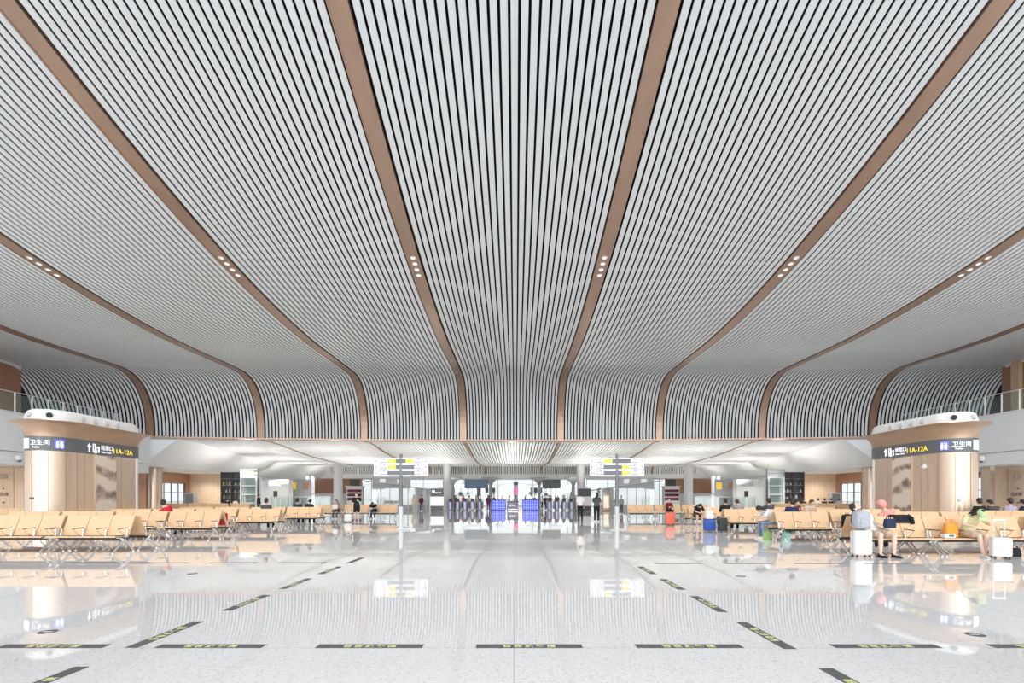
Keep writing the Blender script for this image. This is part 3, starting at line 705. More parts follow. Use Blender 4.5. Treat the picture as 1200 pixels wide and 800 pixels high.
# ------------------------------------------------------------------ shop fronts, cases, kiosks, gates deep in the hall
for s, nm in ((-1, 'left'), (1, 'right')):
    X = lambda d: XC + s * d
    # tall display case with stocked shelves
    t = thing('display_case', f'tall dark display case with stocked shelves on the {nm} side', 'display case', (X(27.4), 49, 0))
    mb = MB()
    for dx in (-1.0, -.02, 1.0): mb.box((dx, 0, 1.97), (.06, .5, 3.94), .004)
    mb.box((0, 0, 3.91), (2.06, .5, .06)); mb.box((0, 0, .08), (2.06, .5, .16)); mb.box((0, .24, 1.97), (2.0, .03, 3.9)); mb.build('frame', M['dark'], t)
    for z in (.75, 1.35, 1.95, 2.65, 3.3):
        mb = MB(); mb.box((0, 0, z), (1.96, .44, .03)); mb.build('shelf', M['steel'], t)
    mb = MB(); mb.box((s * -1.16, 0, 2.0), (.14, .5, 4.0), .01); mb.build('side_post', M['panelwhite'], t)
    rnd = random.Random(3 + s); nb = 0
    for z in (1.365, 1.965, 2.665):
        for k in range(5):
            xx = X(27.4) + (-.80, -.52, -.22, .32, .72)[k] + rnd.uniform(-.03, .03); h = rnd.uniform(.2, .42); r = rnd.uniform(.07, .12); c = rnd.choice(['c_lime', 'c_beige', 'c_white', 'c_teal', 'c_grey', 'c_green', 'c_brown'])
            v = MB(); v.lathe((0, 0, 0), [(r * .7, 0), (r, h * .25), (r * .9, h * .55), (r * .4, h * .75), (r * .42, h * .95), (r * .5, h)], 14)
            o = v.build('jar', M[c], None, 40, (xx, 48.93, z + .003)); tag(o, f'small jar standing on a shelf of the {nm} display case', 'jar', f'jars in the {nm} display case')
    # white framed glass tower with a sign cabinet on a post
    t = thing('glass_tower', f'white framed glass tower with frosted panes beside the {nm} display case', 'display tower', (X(24.55), 47, 0))
    mb = MB()
    for dx in (-.72, .72):
        for dy in (-.35, .35): mb.box((dx, dy, 1.7), (.14, .12, 3.4), .008)
    for z in (.06, .95, 1.75, 2.55, 3.34): mb.box((0, 0, z), (1.5, .8, .10), .008)
    mb.build('frame', M['panelwhite'], t)
    for q in range(4):
        mb = MB(); mb.box((0, -.30, (.5, 1.35, 2.15, 2.95)[q]), (1.3, .02, .7)); mb.build('pane', M['teal'], t)
    mb = MB(); mb.box((0, .30, 1.7), (1.3, .03, 3.2)); mb.build('back_panel', M['lgrey'], t)
    t = thing('hanging_sign', ('lit white two-row direction sign with an amber block by the left glass tower' if s < 0 else 'dark two-row direction sign on a post by the right glass tower'), 'sign', (X(24.2), 46.2, 0))
    mb = MB(); mb.tube([(s * -.7 if s > 0 else .75, 0, 0), (s * -.7 if s > 0 else .75, 0, 4.15)], .085, 12); mb.lathe((s * -.7 if s > 0 else .75, 0, 0), [(.25, 0), (.25, .03), (.1, .05)], 20); mb.build('post', M['dark'], t, 40)
    for q in range(2):
        mb = MB(); mb.box((-.1 * s * -1 if s < 0 else .1, 0, 3.9 - q * .37), (1.58, .14, .34), .02); pn = mb.build('sign_panel', M['lit'] if s < 0 else M['signgrey'], t)
        if s < 0:
            g = MB(); g.box((.55, -.075, 3.9 - q * .37), (.4, .01, .24)); g.build('dark_field', M['signgrey'], pn)
            if q == 0: g = MB(); g.box((.12, -.075, 3.9), (.42, .01, .22)); g.build('amber_block', M['signyellow'], pn)
            g = MB(); flat_text(g, '检票口', .2, (-.75, -.075, 3.82 - q * .37), (1, 0, 0), (0, 0, 1), .004); g.build('lettering', M['mid'], pn)
    # pale booth with a dark screen
    t = thing('service_booth', f'pale grey booth with a black screen behind the {nm} glass tower', 'booth', (X(25.0), 53, 0))
    mb = MB(); mb.box((0, .5, 1.7), (2.6, 1.0, 3.4), .02); mb.box((0, .5, .1), (2.66, 1.06, .2)); mb.build('cabin', M['lgrey'], t)
    mb = MB(); mb.box((-s * .1 - .2, -.02, 1.85), (.42, .05, .62), .01); mb.build('screen', M['black'], t)
    mb = MB(); mb.box((-s * .1 - .2, -.02, .75), (.36, .04, 1.3), .01); mb.build('stand_panel', M['panelwhite'], t)
    mb = MB(); mb.box((-.2, -.03, 3.0), (1.3, .08, .6), .02); pn = mb.build('sign_panel', M['lit'] if s < 0 else M['mid'], t)
    if s < 0: g = MB(); g.box((.2, -.075, 3.12), (.36, .01, .2)); g.build('amber_block', M['signyellow'], pn)
    # poster stand, light columns
    t = thing('poster_wall', f'grey partition with two framed posters on the {nm}', 'partition', (X(24.0), 56.6, 0))
    mb = MB(); mb.box((0, 0, 1.75), (2.4, .16, 3.5), .01); mb.build('panel', M['mid'], t)
    for q, mm in ((-.75, 'signyellow'), (.65, 'darkwood')):
        mb = MB(); mb.box((q, -.10, 2.8), (.6, .03, .8), .008); mb.build('poster', M[mm], t)
    for q in range(2):
        t = thing('light_column', f'slim glowing white light column, {("outer", "inner")[q]} of the pair on the {nm}', 'lamp', (X(24.9 - q * .62) + s * -.3, 60, 0))
        mb = MB(); mb.box((0, 0, 2.05), (.34, .34, 4.1), .03); mb.build('shade', M['lit'], t)
        mb = MB()
        for z in (.08, 1.9, 4.1): mb.box((0, 0, z), (.40, .40, .10), .01)
        mb.build('band', M['mid'], t)
    mb = MB(); mb.span(X(22.4), X(32), 74, 74.3, 2.1, 4.4); struct(mb, 'wall_back_timber', M['darkwood'], f'reddish brown timber wall far back on the {nm}')
    # shop kiosk with a black screen on top
    t = thing('shop_kiosk', f'shop kiosk with maroon shelves below a black screen on the {nm}', 'kiosk', (X(19.3), 61, 0))
    mb = MB(); mb.box((0, .3, 1.4), (1.9, .7, 2.8), .02); mb.box((0, .25, 2.82), (2.2, 1.0, .1), .01); mb.build('cabinet', M['lgrey'], t)
    for q in range(3):
        mb = MB(); mb.box((0, -.08, 1.3 + .5 * q), (1.7, .10, .34), .01); mb.build('shelf_display', M['c_maroon'], t)
    mb = MB(); mb.box((0, .2, 3.3), (1.15, .14, .82), .02); mb.box((0, .25, 2.9), (.1, .1, .2)); mb.build('screen', M['black'], t)
    # low glass balustrade
    t = thing('glass_balustrade', f'low greenish glass balustrade in front of the {nm} shops', 'balustrade', (X(21.2), 50.0, 0))
    for k in range(7):
        mb = MB(); mb.box((-3.0 + k, 0, .76), (.07, .07, 1.52), .006); mb.build('post', M['panelwhite'], t)
        if k < 6: mb = MB(); mb.box((-2.5 + k, 0, .78), (.92, .02, 1.36)); mb.build('glass_panel', M['teal'], t)
    mb = MB(); mb.box((0, 0, 1.54), (6.1, .09, .05), .01); mb.build('handrail', M['alu'], t)
    # glass fronted shop with a sloping canopy
    t = thing('glass_shop', f'glass fronted shop with white lit panels and a sloping canopy on the {nm}', 'shop', (X(13.8), 60.5, 0))
    for k in range(7):
        mb = MB(); mb.box((-3.3 + 1.1 * k, 0, 1.35), (.08, .12, 2.7), .005); mb.build('mullion', M['lgrey'], t)
        if k < 6:
            mb = MB(); mb.box((-2.75 + 1.1 * k, .02, 1.6), (1.0, .02, 2.0)); mb.build('pane', M['glass'], t)
            mb = MB(); mb.box((-2.75 + 1.1 * k, 0, .3), (1.02, .08, .56)); mb.build('base_panel', M['mid'], t)
    mb = MB(); mb.box((0, 2.2, 1.3), (6.7, .1, 2.6)); mb.build('back_wall', M['panelwhite'], t)
    for k in range(3):
        mb = MB(); mb.box((-2.2 + 2.2 * k, 1.2, .6), (1.6, .5, 1.2), .02); mb.build('counter', M['lgrey'], t)
    mb = MB(); mb.box((s * .0, .6, 2.95), (8.4, 2.6, .12), .02, (0, R(8.0) * -s, 0)); mb.build('canopy_roof', M['mid'], t)
    mb = MB(); mb.box((s * 1.6, 2.9, 3.2), (4.8, .2, 1.6), .01); mb.build('upper_wall', M['lgrey'], t)
    for q in range(2): mb = MB(); mb.box((s * 1.6 - 1.1 + 2.2 * q, 2.78, 3.55), (.7, .06, .55)); mb.build('upper_window', M['lit'], t)
    # information cabinet by the timber wall
    t = thing('information_cabinet', f'dark grey information cabinet against the {nm} timber wall', 'cabinet', (X(33.6), 52.3, 0))
    mb = MB(); mb.box((0, 0, 1.0), (.95, .5, 1.95), .02); mb.box((0, 0, .04), (1.0, .55, .08)); mb.build('body', M['mid'], t)
    mb = MB(); mb.box((0, -.26, 1.2), (.8, .02, 1.3), .004); mb.build('screen', M['dark'], t)
# free-standing advertising kiosks
for x, nm, hd, pn_, bs in ((-8.6, 'lit white screen under a dark header', 'dark', 'lit', 'dark'), (7.55, 'grey screen between black bands', 'black', 'lgrey', 'black')):
    t = thing('advertising_kiosk', 'tall advertising kiosk with a ' + nm, 'kiosk', (x, 55, 0))
    mb = MB(); mb.box((0, .08, 1.25), (1.52, .2, 2.5), .02); mb.build('casing', M['lgrey'], t)
    mb = MB(); mb.box((0, -.03, 2.03), (1.42, .03, .86), .005); h = mb.build('header', M[hd], t)
    if x < 0:
        g = MB(); g.box((-.4, -.05, 2.15), (.3, .01, .3), .004); g.box((.15, -.05, 2.0), (.7, .01, .1)); g.build('header_mark', M['lit'], h)
    mb = MB(); mb.box((0, -.03, 1.08), (1.42, .03, .98), .005); mb.build('screen', M[pn_], t)
    mb = MB(); mb.box((0, -.03, .29), (1.42, .03, .54), .005); mb.build('base_band', M[bs], t)
t = thing('notice_board', 'tall brown notice board standing beyond the right-hand direction sign', 'board', (10.0, 55.2, 0))
mb = MB(); mb.box((0, 0, .95), (.74, .1, 1.72), .02); mb.build('panel', M['wood'], t)
mb = MB(); mb.box((0, -.06, 1.0), (.56, .02, 1.3)); mb.build('sheet', M['champ'], t)
mb = MB(); mb.box((0, 0, .05), (.8, .4, .1), .02); mb.build('foot', M['dark'], t)
# ticket gates
gate = None
gx = [-7.5, -6.65, -5.8, -4.95, -4.1, 3.9, 4.75, 5.6, 6.45, 7.3]
for k, x in enumerate(gx):
    lab = f'grey ticket gate cabinet, {names[k % 5]} from the left in the {"left" if k < 5 else "right"} gate line'
    if gate is None:
        gate = thing('ticket_gate', lab, 'ticket gate', (x, 58.4, 0), 0, 'ticket gates')
        mb = MB(); mb.box((0, 0, .50), (.30, 1.7, 1.0), .03); mb.build('cabinet', M['mid'], gate)
        mb = MB(); mb.box((0, 0, 1.03), (.34, 1.74, .07), .02); mb.build('top', M['dark'], gate)
        mb = MB(); mb.box((0, -.862, .55), (.22, .02, .8), .004); mb.build('front_light', M['lilac'], gate)
        for e in (-1, 1): mb = MB(); mb.box((e * .26, 0, .6), (.23, .05, .86), .01); mb.build('flap', M['mid'], gate)
        mb = MB(); mb.box((0, -.6, 1.22), (.34, .10, .32), .02); mb.build('reader', M['black'], gate)
    else: dup(gate, (x, 58.4, 0), 0, lab)
# screens and desk in the middle
for x, w, nm in ((-1.96, 1.62, 'left'), (1.72, 1.75, 'right')):
    t = thing('led_screen', f'glowing blue display wall on the {nm} of the service desk', 'screen', (x, 57, 0))
    mb = MB(); mb.box((0, .1, .62), (w + .1, .2, 1.24), .02); mb.build('casing', M['black'], t)
    mb = MB(); mb.box((0, -.01, .63), (w, .03, 1.12)); d = mb.build('display', M['led'], t)
    mb = MB()
    for q in range(7): mb.box((-w / 2 + w * (q + .5) / 7, -.03, .63), (.035, .01, 1.1))
    for z in (.35, .7): mb.box((0, -.031, z), (w, .01, .025))
    mb.build('table_line', M['ledlight'], d)
t = thing('service_desk', 'grey violet service desk with white lettering between the blue display walls', 'desk', (-.3, 57, 0))
mb = MB(); mb.box((0, .2, .5), (1.3, .6, 1.0), .03); mb.build('body', mat('grey violet laminate', (.26, .24, .33), .4), t)
mb = MB(); mb.box((0, .2, 1.03), (1.4, .7, .06), .01); mb.build('worktop', M['dark'], t)
mb = MB(); flat_text(mb, '服务台', .26, (-.40, -.105, .5), (1, 0, 0), (0, 0, 1), .004); mb.box((0, -.105, .14), (1.1, .01, .1)); mb.build('lettering', M['litw'], t)
t = thing('totem_sign', 'slim sign totem with a pink screen in the middle of the hall', 'sign', (.05, 66, 0))
mb = MB(); mb.box((0, 0, 1.8), (.62, .2, 3.6), .03); mb.box((0, 0, .05), (.8, .5, .1), .02); mb.build('casing', M['lgrey'], t)
mb = MB(); mb.box((0, -.11, 2.35), (.56, .02, .75)); mb.build('pink_screen', M['pink'], t)
mb = MB(); mb.box((0, -.11, 3.3), (.56, .02, .4)); mb.build('dark_header', M['dark'], t)
for x, w, mm, nm in ((-5.0, 2.9, 'bluescreen', 'slate blue'), (4.6, 2.2, 'dark', 'dark grey')):
    t = thing('hanging_screen', f'{nm} information screen hanging from the far ceiling', 'screen', (x, 64, 2.66))
    mb = MB(); mb.box((0, .1, .55), (w + .12, .22, 1.14), .02); mb.build('casing', M['black'], t)
    mb = MB(); mb.box((0, -.02, .55), (w, .03, 1.02)); mb.build('display', M[mm], t)
    for e in (-1, 1): mb = MB(); mb.cyl((e * w * .35, .1, 1.1), (e * w * .35, .1, 2.6), .035); mb.build('rod', M['steel'], t)

# ------------------------------------------------------------------ luggage
def suitcase(x, y, w, d, h, m, label, rz=0, handle=.0, ribs=True):
    t = thing('suitcase', label, 'suitcase', (x, y, 0), rz)
    b = min(.06, w * .14)
    mb = MB(); mb.box((0, 0, .06 + (h - .06) / 2), (w, d, h - .06), b)
    mb.build('shell', M[m], t, 40)
    mb = MB()
    if ribs:
        for k in range(5): mb.box((-w * .34 + w * .17 * k, -d / 2 - .002, .06 + (h - .06) / 2), (.022, .012, (h - .06) * .82), .004)
        mb.build('shell_rib', M[m], t)
    mb = MB(); mb.box((0, 0, .06 + (h - .06) / 2), (w * 1.004, .014, h * .86), .004); mb.build('zip_band', M['mid'], t)
    for ex in (-1, 1):
        for ey in (-1, 1):
            mb = MB(); mb.tube([(ex * w * .36 - .012, ey * d * .33, .030), (ex * w * .36 + .012, ey * d * .33, .030)], .030, 12); mb.box((ex * w * .36, ey * d * .33, .055), (.03, .03, .03)); mb.build('wheel', M['dark'], t)
    mb = MB(); mb.tube([(-.09, 0, h - .01), (-.08, 0, h + .025), (.08, 0, h + .025), (.09, 0, h - .01)], .012, 8); mb.build('carry_handle', M['mid'], t, 40)
    if handle:
        mb = MB()
        for e in (-1, 1): mb.tube([(e * .10, d * .3, h - .03), (e * .10, d * .3, h + handle)], .011, 8)
        mb.box((0, d * .3, h + handle), (.26, .03, .035), .01); mb.build('pull_handle', M['alu'], t)
    return t
def backpack(x, y, z, w, d, h, m, label, rz=0, tilt=0):
    t = thing('backpack', label, 'backpack', (x, y, z), rz); t.rotation_euler = (tilt, 0, rz)
    mb = MB(); mb.box((0, 0, h * .47), (w, d, h * .94), min(w, d) * .32); mb.ell((0, 0, h * .72), (w * .47, d * .46, h * .28)); mb.build('bag_body', M[m], t, 60)
    mb = MB(); mb.box((0, -d * .5, h * .30), (w * .72, d * .30, h * .42), .035); mb.build('front_pocket', M[m], t, 60)
    for e in (-1, 1):
        mb = MB(); mb.tube([(e * w * .28, d * .40, h * .92), (e * w * .32, d * .62, h * .75), (e * w * .34, d * .62, h * .4), (e * w * .34, d * .44, h * .12)], .018, 8, 0, (1.5, .6)); mb.build('strap', M['c_darkgrey'], t, 40)
    mb = MB(); mb.tube([(-.05, d * .2, h * .97), (-.04, d * .2, h * 1.05), (.04, d * .2, h * 1.05), (.05, d * .2, h * .97)], .010, 8); mb.build('grab_loop', M['c_darkgrey'], t, 40)
    return t
def tote(x, y, z, w, d, h, m, label, rz=0, name='tote_bag'):
    t = thing(name, label, 'bag', (x, y, z), rz)
    vs = []; rings = [(1.0, 1.0, 0), (1.03, 1.05, .3), (1.0, .9, .7), (.97, .65, 1.0)]
    n = 16; mb = MB()
    for a, b, zz in rings:
        for j in range(n):
            q = 2 * PI * j / n; cx_, cy_ = math.cos(q), math.sin(q)
            vs.append((math.copysign(abs(cx_) ** .5, cx_) * w / 2 * a, math.copysign(abs(cy_) ** .5, cy_) * d / 2 * b, zz * h))
    mb.add(vs, [(a * n + j, a * n + (j + 1) % n, (a + 1) * n + (j + 1) % n, (a + 1) * n + j) for a in range(3) for j in range(n)] + [tuple(reversed(range(n))), tuple(3 * n + j for j in range(n))])
    mb.build('bag_body', M[m], t, 50)
    for e in (-1, 1):
        mb = MB(); mb.tube([(-w * .22, e * d * .28, h * .97), (-w * .2, e * d * .25, h * 1.22), (0, e * d * .22, h * 1.3), (w * .2, e * d * .25, h * 1.22), (w * .22, e * d * .28, h * .97)], .010, 6); mb.build('handle', M[m], t, 40)
    return t
SEAT = .452
suitcase(8.20, 11.88, .41, .25, .64, 'whiteshell', 'tall white suitcase with a grey backpack standing on top of it', 0)
backpack(8.20, 11.88, .678, .36, .22, .44, 'c_palegrey', 'pale grey backpack standing on top of the tall white suitcase', .15)
suitcase(11.14, 11.50, .37, .21, .50, 'whiteshell', 'wide white suitcase with raised pull handle beside the person in the green cap', R(-18), .40)
suitcase(8.0, 25.9, .46, .28, .66, 'coral', 'coral red suitcase standing alone in the aisle')
suitcase(8.03, 20.75, .44, .32, .52, 'blueshell', 'bright blue suitcase with a white bag on top, by the bench end')
tote(8.03, 20.75, .552, .30, .2, .34, 'c_white', 'white plastic bag standing on top of the blue suitcase')
suitcase(8.47, 20.5, .32, .34, .60, 'darkshell', 'black suitcase beside the blue suitcase at the bench end')
suitcase(-9.72, 29.1, .40, .24, .48, 'whiteshell', 'small white suitcase in front of the person in a black shirt', 0, .25)
tote(10.60, 12.20, SEAT, .30, .16, .34, 'c_orange', 'orange paper bag standing on the bench seat beside the person in the green cap')
t = thing('paper_parcel', 'small white parcel with a dark mark lying on the bench by the orange bag', 'parcel', (10.42, 12.06, SEAT))
mb = MB(); mb.box((0, 0, .045), (.26, .14, .09), .015); mb.build('box', M['white'], t)
mb = MB(); mb.box((.02, -.071, .05), (.12, .004, .045)); mb.build('mark', M['dark'], t)
tote(8.60, 17.18, .0, .26, .22, .27, 'c_green', 'green cloth bag on the floor under the leaning woman in jeans')
tote(8.98, 16.62, .0, .26, .18, .27, 'c_teal', 'teal cloth bag on the floor at the bench end', 0)
tote(12.0, 12.1, .0, .30, .22, .20, 'c_black', 'black bag on the floor beside the wide white suitcase')
backpack(10.86, 16.38, SEAT, .32, .20, .44, 'c_black', 'black backpack sitting upright on the second row bench', 0)
backpack(-10.33, 17.70, SEAT, .26, .24, .46, 'c_red', 'red backpack on the end seat of the second bench row', PI)
t = thing('jacket', 'black jacket draped over the bench back in front of the person with the pink hood', 'jacket', (9.72, 12.69, 0))
mb = MB(); mb.extrude_profile([(-.185, .79), (-.165, .84), (-.13, .92), (-.10, .972), (-.03, .985), (.04, .985), (.10, .972), (.135, .92)], .035, -.20, .16); mb.build('body', M['c_black'], t, 50)
mb = MB(); mb.tube([(.12, -.10, .97), (.19, -.16, .90), (.19, -.21, .76)], [.05, .05, .04], 10); mb.build('sleeve', M['c_black'], t, 50)
# ------------------------------------------------------------------ people
def remesh(mb, name, voxel, smooth=4):
    me = mb.mesh(name, [])
    o = bpy.data.objects.new('r', me); C.objects.link(o)
    m = o.modifiers.new('r', 'REMESH'); m.mode = 'VOXEL'; m.voxel_size = voxel; m.use_smooth_shade = True
    s = o.modifiers.new('s', 'SMOOTH'); s.factor = .5; s.iterations = smooth
    bpy.context.view_layer.update()
    r = bpy.data.meshes.new_from_object(o.evaluated_get(bpy.context.evaluated_depsgraph_get())); r.name = name
    bpy.data.objects.remove(o); bpy.data.meshes.remove(me)
    r.polygons.foreach_set('use_smooth', [True] * len(r.polygons))
    return r
def limb(mb, pts, rad, n=10):
    """tapered limb with rounded ends"""
    pts = [Vector(p) for p in pts]
    mb.tube(pts, rad, n)
    for p, r in ((pts[0], rad[0]), (pts[-1], rad[-1])): mb.ell(p, (r, r, r), None, 10, 6)
    for p, r in zip(pts[1:-1], rad[1:-1]): mb.ell(p, (r * .99,) * 3, None, 10, 6)
def torso_tube(mb, pts, lat, rx, ry, n=16):
    pts = [Vector(p) for p in pts]; k = len(pts); vs = []; lat = Vector(lat)
    for i, p in enumerate(pts):
        t = (pts[min(k - 1, i + 1)] - pts[max(0, i - 1)]).normalized(); a = (lat - t * lat.dot(t)).normalized(); b = t.cross(a)
        for j in range(n): q = 2 * PI * j / n; vs.append(p + a * math.cos(q) * rx[i] + b * math.sin(q) * ry[i])
    mb.add(vs, [(i * n + j, i * n + (j + 1) % n, (i + 1) * n + (j + 1) % n, (i + 1) * n + j) for i in range(k - 1) for j in range(n)]
           + [tuple(reversed(range(n))), tuple((k - 1) * n + j for j in range(n))])
def lerp(a, b, t): return Vector(a) * (1 - t) + Vector(b) * t
def skeleton(pose):
    J = {}
    seated = pose.get('seat', False)
    P = Vector((0, -.06, .588)) if seated else Vector((0, 0, .94))
    lean, side = R(pose.get('lean', 0)), R(pose.get('side', 0))
    up = Vector((math.sin(side), -math.sin(lean) * math.cos(side), math.cos(lean) * math.cos(side)))
    lat = Vector((1, 0, 0)) - up * up.x; lat.normalize(); fwd = lat.cross(up) * -1          # fwd: where the chest looks (-Y)
    fwd = up.cross(lat) * -1 if fwd.y > 0 else fwd
    curl = R(pose.get('curl', 8)); up2 = (up * math.cos(curl) + fwd * math.sin(curl)).normalized()
    J['spine'] = [P - up * .07, P + up * .04, P + up * .20, P + up * .24 + up2 * .12, P + up * .24 + up2 * .235, P + up * .24 + up2 * .29]
    nb = J['spine'][-1]; J['neck'] = nb; J['lat'] = lat
    hp, hy = R(pose.get('nod', 0)), R(pose.get('turn', 0))
    hu = (up2 * math.cos(hp) + fwd * math.sin(hp)).normalized(); hl = (lat - hu * lat.dot(hu)).normalized(); hf = (hu.cross(hl) * -1)
    if hf.dot(fwd) < 0: hf = -hf
    rot = Matrix.Rotation(hy, 3, hu); hl, hf = rot @ hl, rot @ hf
    J['head'] = nb + hu * .175 + hf * .02
    J['hm'] = Matrix((hl, -hf, hu)).transposed()          # local -Y is the face
    if J['hm'].determinant() < 0: J['hm'] = Matrix((-hl, -hf, hu)).transposed()
    for e, k in ((-1, 'a'), (1, 'b')):
        sh = J['spine'][4] + lat * e * .165 - up2 * .015
        arm = pose['arms'][0 if e < 0 else 1]
        J['sh' + k] = sh
        if seated:
            J['hip' + k] = P + lat * e * .095 + Vector((0, -.02, -.02))
            ks = pose.get('knees', (.12, .12))[0 if e < 0 else 1]
            J['kn' + k] = Vector((e * ks, -.50, .545)); ft = pose.get('feet', ((.12, -.40), (.12, -.40)))[0 if e < 0 else 1]
            J['an' + k] = Vector((e * ft[0], ft[1] - .06, .085))
        else:
            st = pose.get('step', (0, 0))[0 if e < 0 else 1]
            J['hip' + k] = P + Vector((e * .09, 0, -.03)); J['kn' + k] = Vector((e * .10, -.03 + st * .45 - abs(st) * .05, .50)); J['an' + k] = Vector((e * .10, .02 + st, .085 + (.05 if st > .15 else 0)))
        J['el' + k] = sh + Vector(arm[0]) ; J['wr' + k] = J['el' + k] + Vector(arm[1]); J['hd' + k] = Vector(arm[1]).normalized() if len(arm) < 3 else Vector(arm[2]).normalized()
    J['up'] = up
    return J
_figs = {}
def figure(key, pose, voxel):
    if key in _figs: return _figs[key]
    J = skeleton(pose); out = {}
    rx = [.10, .160, .132, .155, .150, .062]; ry = [.08, .112, .096, .112, .088, .056]
    b = MB(); torso_tube(b, J['spine'], J['lat'], rx, ry)
    limb(b, [J['neck'] - J['up'] * .02, J['head'] - J['hm'].col[2] * .05], [.056, .050])
    hm = J['hm']; H = J['head']; put = lambda p: H + hm @ Vector(p)
    b.ell(H, (.076, .096, .112), hm, 16, 12); b.ell(put((0, -.025, -.058)), (.056, .066, .060), hm)
    b.ell(put((0, -.098, -.018)), (.013, .020, .022), hm, 8, 6)
    for e in (-1, 1): b.ell(put((e * .078, .008, -.012)), (.012, .020, .030), hm, 8, 6)
    for k in 'ab':
        e = -1 if k == 'a' else 1
        limb(b, [J['sh' + k], lerp(J['sh' + k], J['el' + k], .5), J['el' + k]], [.052, .046, .037])
        limb(b, [J['el' + k], lerp(J['el' + k], J['wr' + k], .3), J['wr' + k]], [.037, .039, .026])
        d = J['hd' + k]; w = J['wr' + k]
        side = d.cross(Vector((0, -1, .3))); side = side.normalized() if side.length > .1 else Vector((0, 0, 1)); nrm = d.cross(side).normalized()
        if nrm.y > 0 and abs(nrm.y) > .5: nrm = -nrm
        b.ell(w + d * .05, (.036, .017, .052), Matrix((side, nrm, d)).transposed(), 10, 8)
        fr = max(.0085, voxel * .95)
        for q, ln in enumerate((.062, .074, .070, .054)):
            s0 = w + d * .088 + side * (.030 - .020 * q) * (1 if fr < .01 else 1.1)
            m_ = s0 + d * ln * .5 + nrm * .008; limb(b, [s0 - d * .02, s0, m_, m_ + d * ln * .34 + nrm * .026], [fr, fr, fr * .95, fr * .85], 8)
        s0 = w + d * .03 + side * .034; limb(b, [s0 - side * .012, s0 + d * .022 + side * .018 + nrm * .008, s0 + d * .052 + side * .020 + nrm * .018], [fr * 1.25, fr * 1.15, fr], 8)
        limb(b, [J['hip' + k], lerp(J['hip' + k], J['kn' + k], .45), J['kn' + k]], [.088, .076, .054])
        limb(b, [J['kn' + k], lerp(J['kn' + k], J['an' + k], .32), J['an' + k]], [.053, .054, .034])
        limb(b, [J['an' + k], J['an' + k] + Vector((e * .01, -.12, -.045))], [.036, .030])
    out['body'] = remesh(b, 'body', voxel)
    c = MB(); torso_tube(c, [J['spine'][0]] + J['spine'][1:5] + [lerp(J['spine'][4], J['spine'][5], .75)], J['lat'], [.155, .178, .155, .175, .166, .085], [.105, .130, .118, .130, .104, .075])
    for k in 'ab': limb(c, [J['sh' + k], lerp(J['sh' + k], J['el' + k], .72)], [.066, .062])
    out['short'] = remesh(c, 'shirt', max(voxel, .012), 3)
    c = MB(); torso_tube(c, [J['spine'][0]] + J['spine'][1:5] + [lerp(J['spine'][4], J['spine'][5], .75)], J['lat'], [.158, .182, .162, .180, .170, .088], [.108, .134, .124, .135, .108, .078])
    for k in 'ab': limb(c, [J['sh' + k], J['el' + k], lerp(J['el' + k], J['wr' + k], .9)], [.068, .056, .042])
    out['long'] = remesh(c, 'shirt', max(voxel, .012), 3)
    for nm, fr in (('shorts', 0), ('trousers', 1)):
        c = MB(); torso_tube(c, [J['spine'][0] - J['up'] * .03, J['spine'][1], lerp(J['spine'][1], J['spine'][2], .4)], J['lat'], [.15, .172, .160], [.11, .126, .116])
        for k in 'ab':
            if fr: limb(c, [J['hip' + k], J['kn' + k], lerp(J['kn' + k], J['an' + k], .95)], [.102, .072, .056])
            else: limb(c, [J['hip' + k], lerp(J['hip' + k], J['kn' + k], .72)], [.104, .086])
        out[nm] = remesh(c, nm, max(voxel, .012), 3)
    for k in 'ab':
        e = -1 if k == 'a' else 1; a = J['an' + k]
        c = MB(); c.tube([a + Vector((0, .055, -.055)), a + Vector((0, .03, -.045)), a + Vector((e * .005, -.06, -.045)), a + Vector((e * .012, -.14, -.055)), a + Vector((e * .014, -.19, -.062))], [.026, .046, .046, .042, .022], 12, 0, (.75, 1.0)); c.ell(a + Vector((0, .012, -.02)), (.045, .052, .045))
        z0 = a.z - .085; c.box((a.x + e * .006, a.y - .07, z0 + .012), (.088, .27, .024), .011)
        out['shoe' + k] = c.mesh('shoe', [], 50)
    c = MB(); c.ell(put((0, .022, .026)), (.090, .098, .108), hm, 18, 12); c.ell(put((0, .05, -.02)), (.082, .068, .09), hm, 14, 10)
    out['hairshort'] = remesh(c, 'hair', .012, 3)
    c2 = MB(); c2.v, c2.f, c2.m = list(c.v), list(c.f), list(c.m)
    torso_tube(c2, [put((0, .06, .02)), put((0, .075, -.12)), put((0, .085, -.24)), put((0, .08, -.34))], hm.col[0], [.085, .092, .088, .05], [.04, .04, .035, .02])
    for e in (-1, 1): limb(c2, [put((e * .078, 0, .02)), put((e * .085, .01, -.12)), put((e * .085, .0, -.22))], [.02, .022, .012])
    out['hairlong'] = remesh(c2, 'hair', .012, 3)
    c = MB(); c.ell(put((0, .005, .045)), (.094, .112, .088), hm, 18, 10); c.box(put((0, -.13, .035)), (.15, .12, .014), .006, hm.to_euler()); out['cap'] = c.mesh('cap', [], 50)
    c = MB(); c.ell(put((0, .02, .015)), (.108, .112, .130), hm, 18, 12); out['hood'] = c.mesh('hood', [], 50)
    for e, k in ((-1, 'a'), (1, 'b')):
        c = MB(); c.ell(put((e * .031, -.091, .008)), (.011, .007, .006), hm, 10, 6); out['eye' + k] = c.mesh('eye', [], True)
    c = MB(); c.ell(put((0, -.093, -.062)), (.022, .008, .006), hm, 10, 6); out['mouth'] = c.mesh('mouth', [], True)
    _figs[key] = out; return out
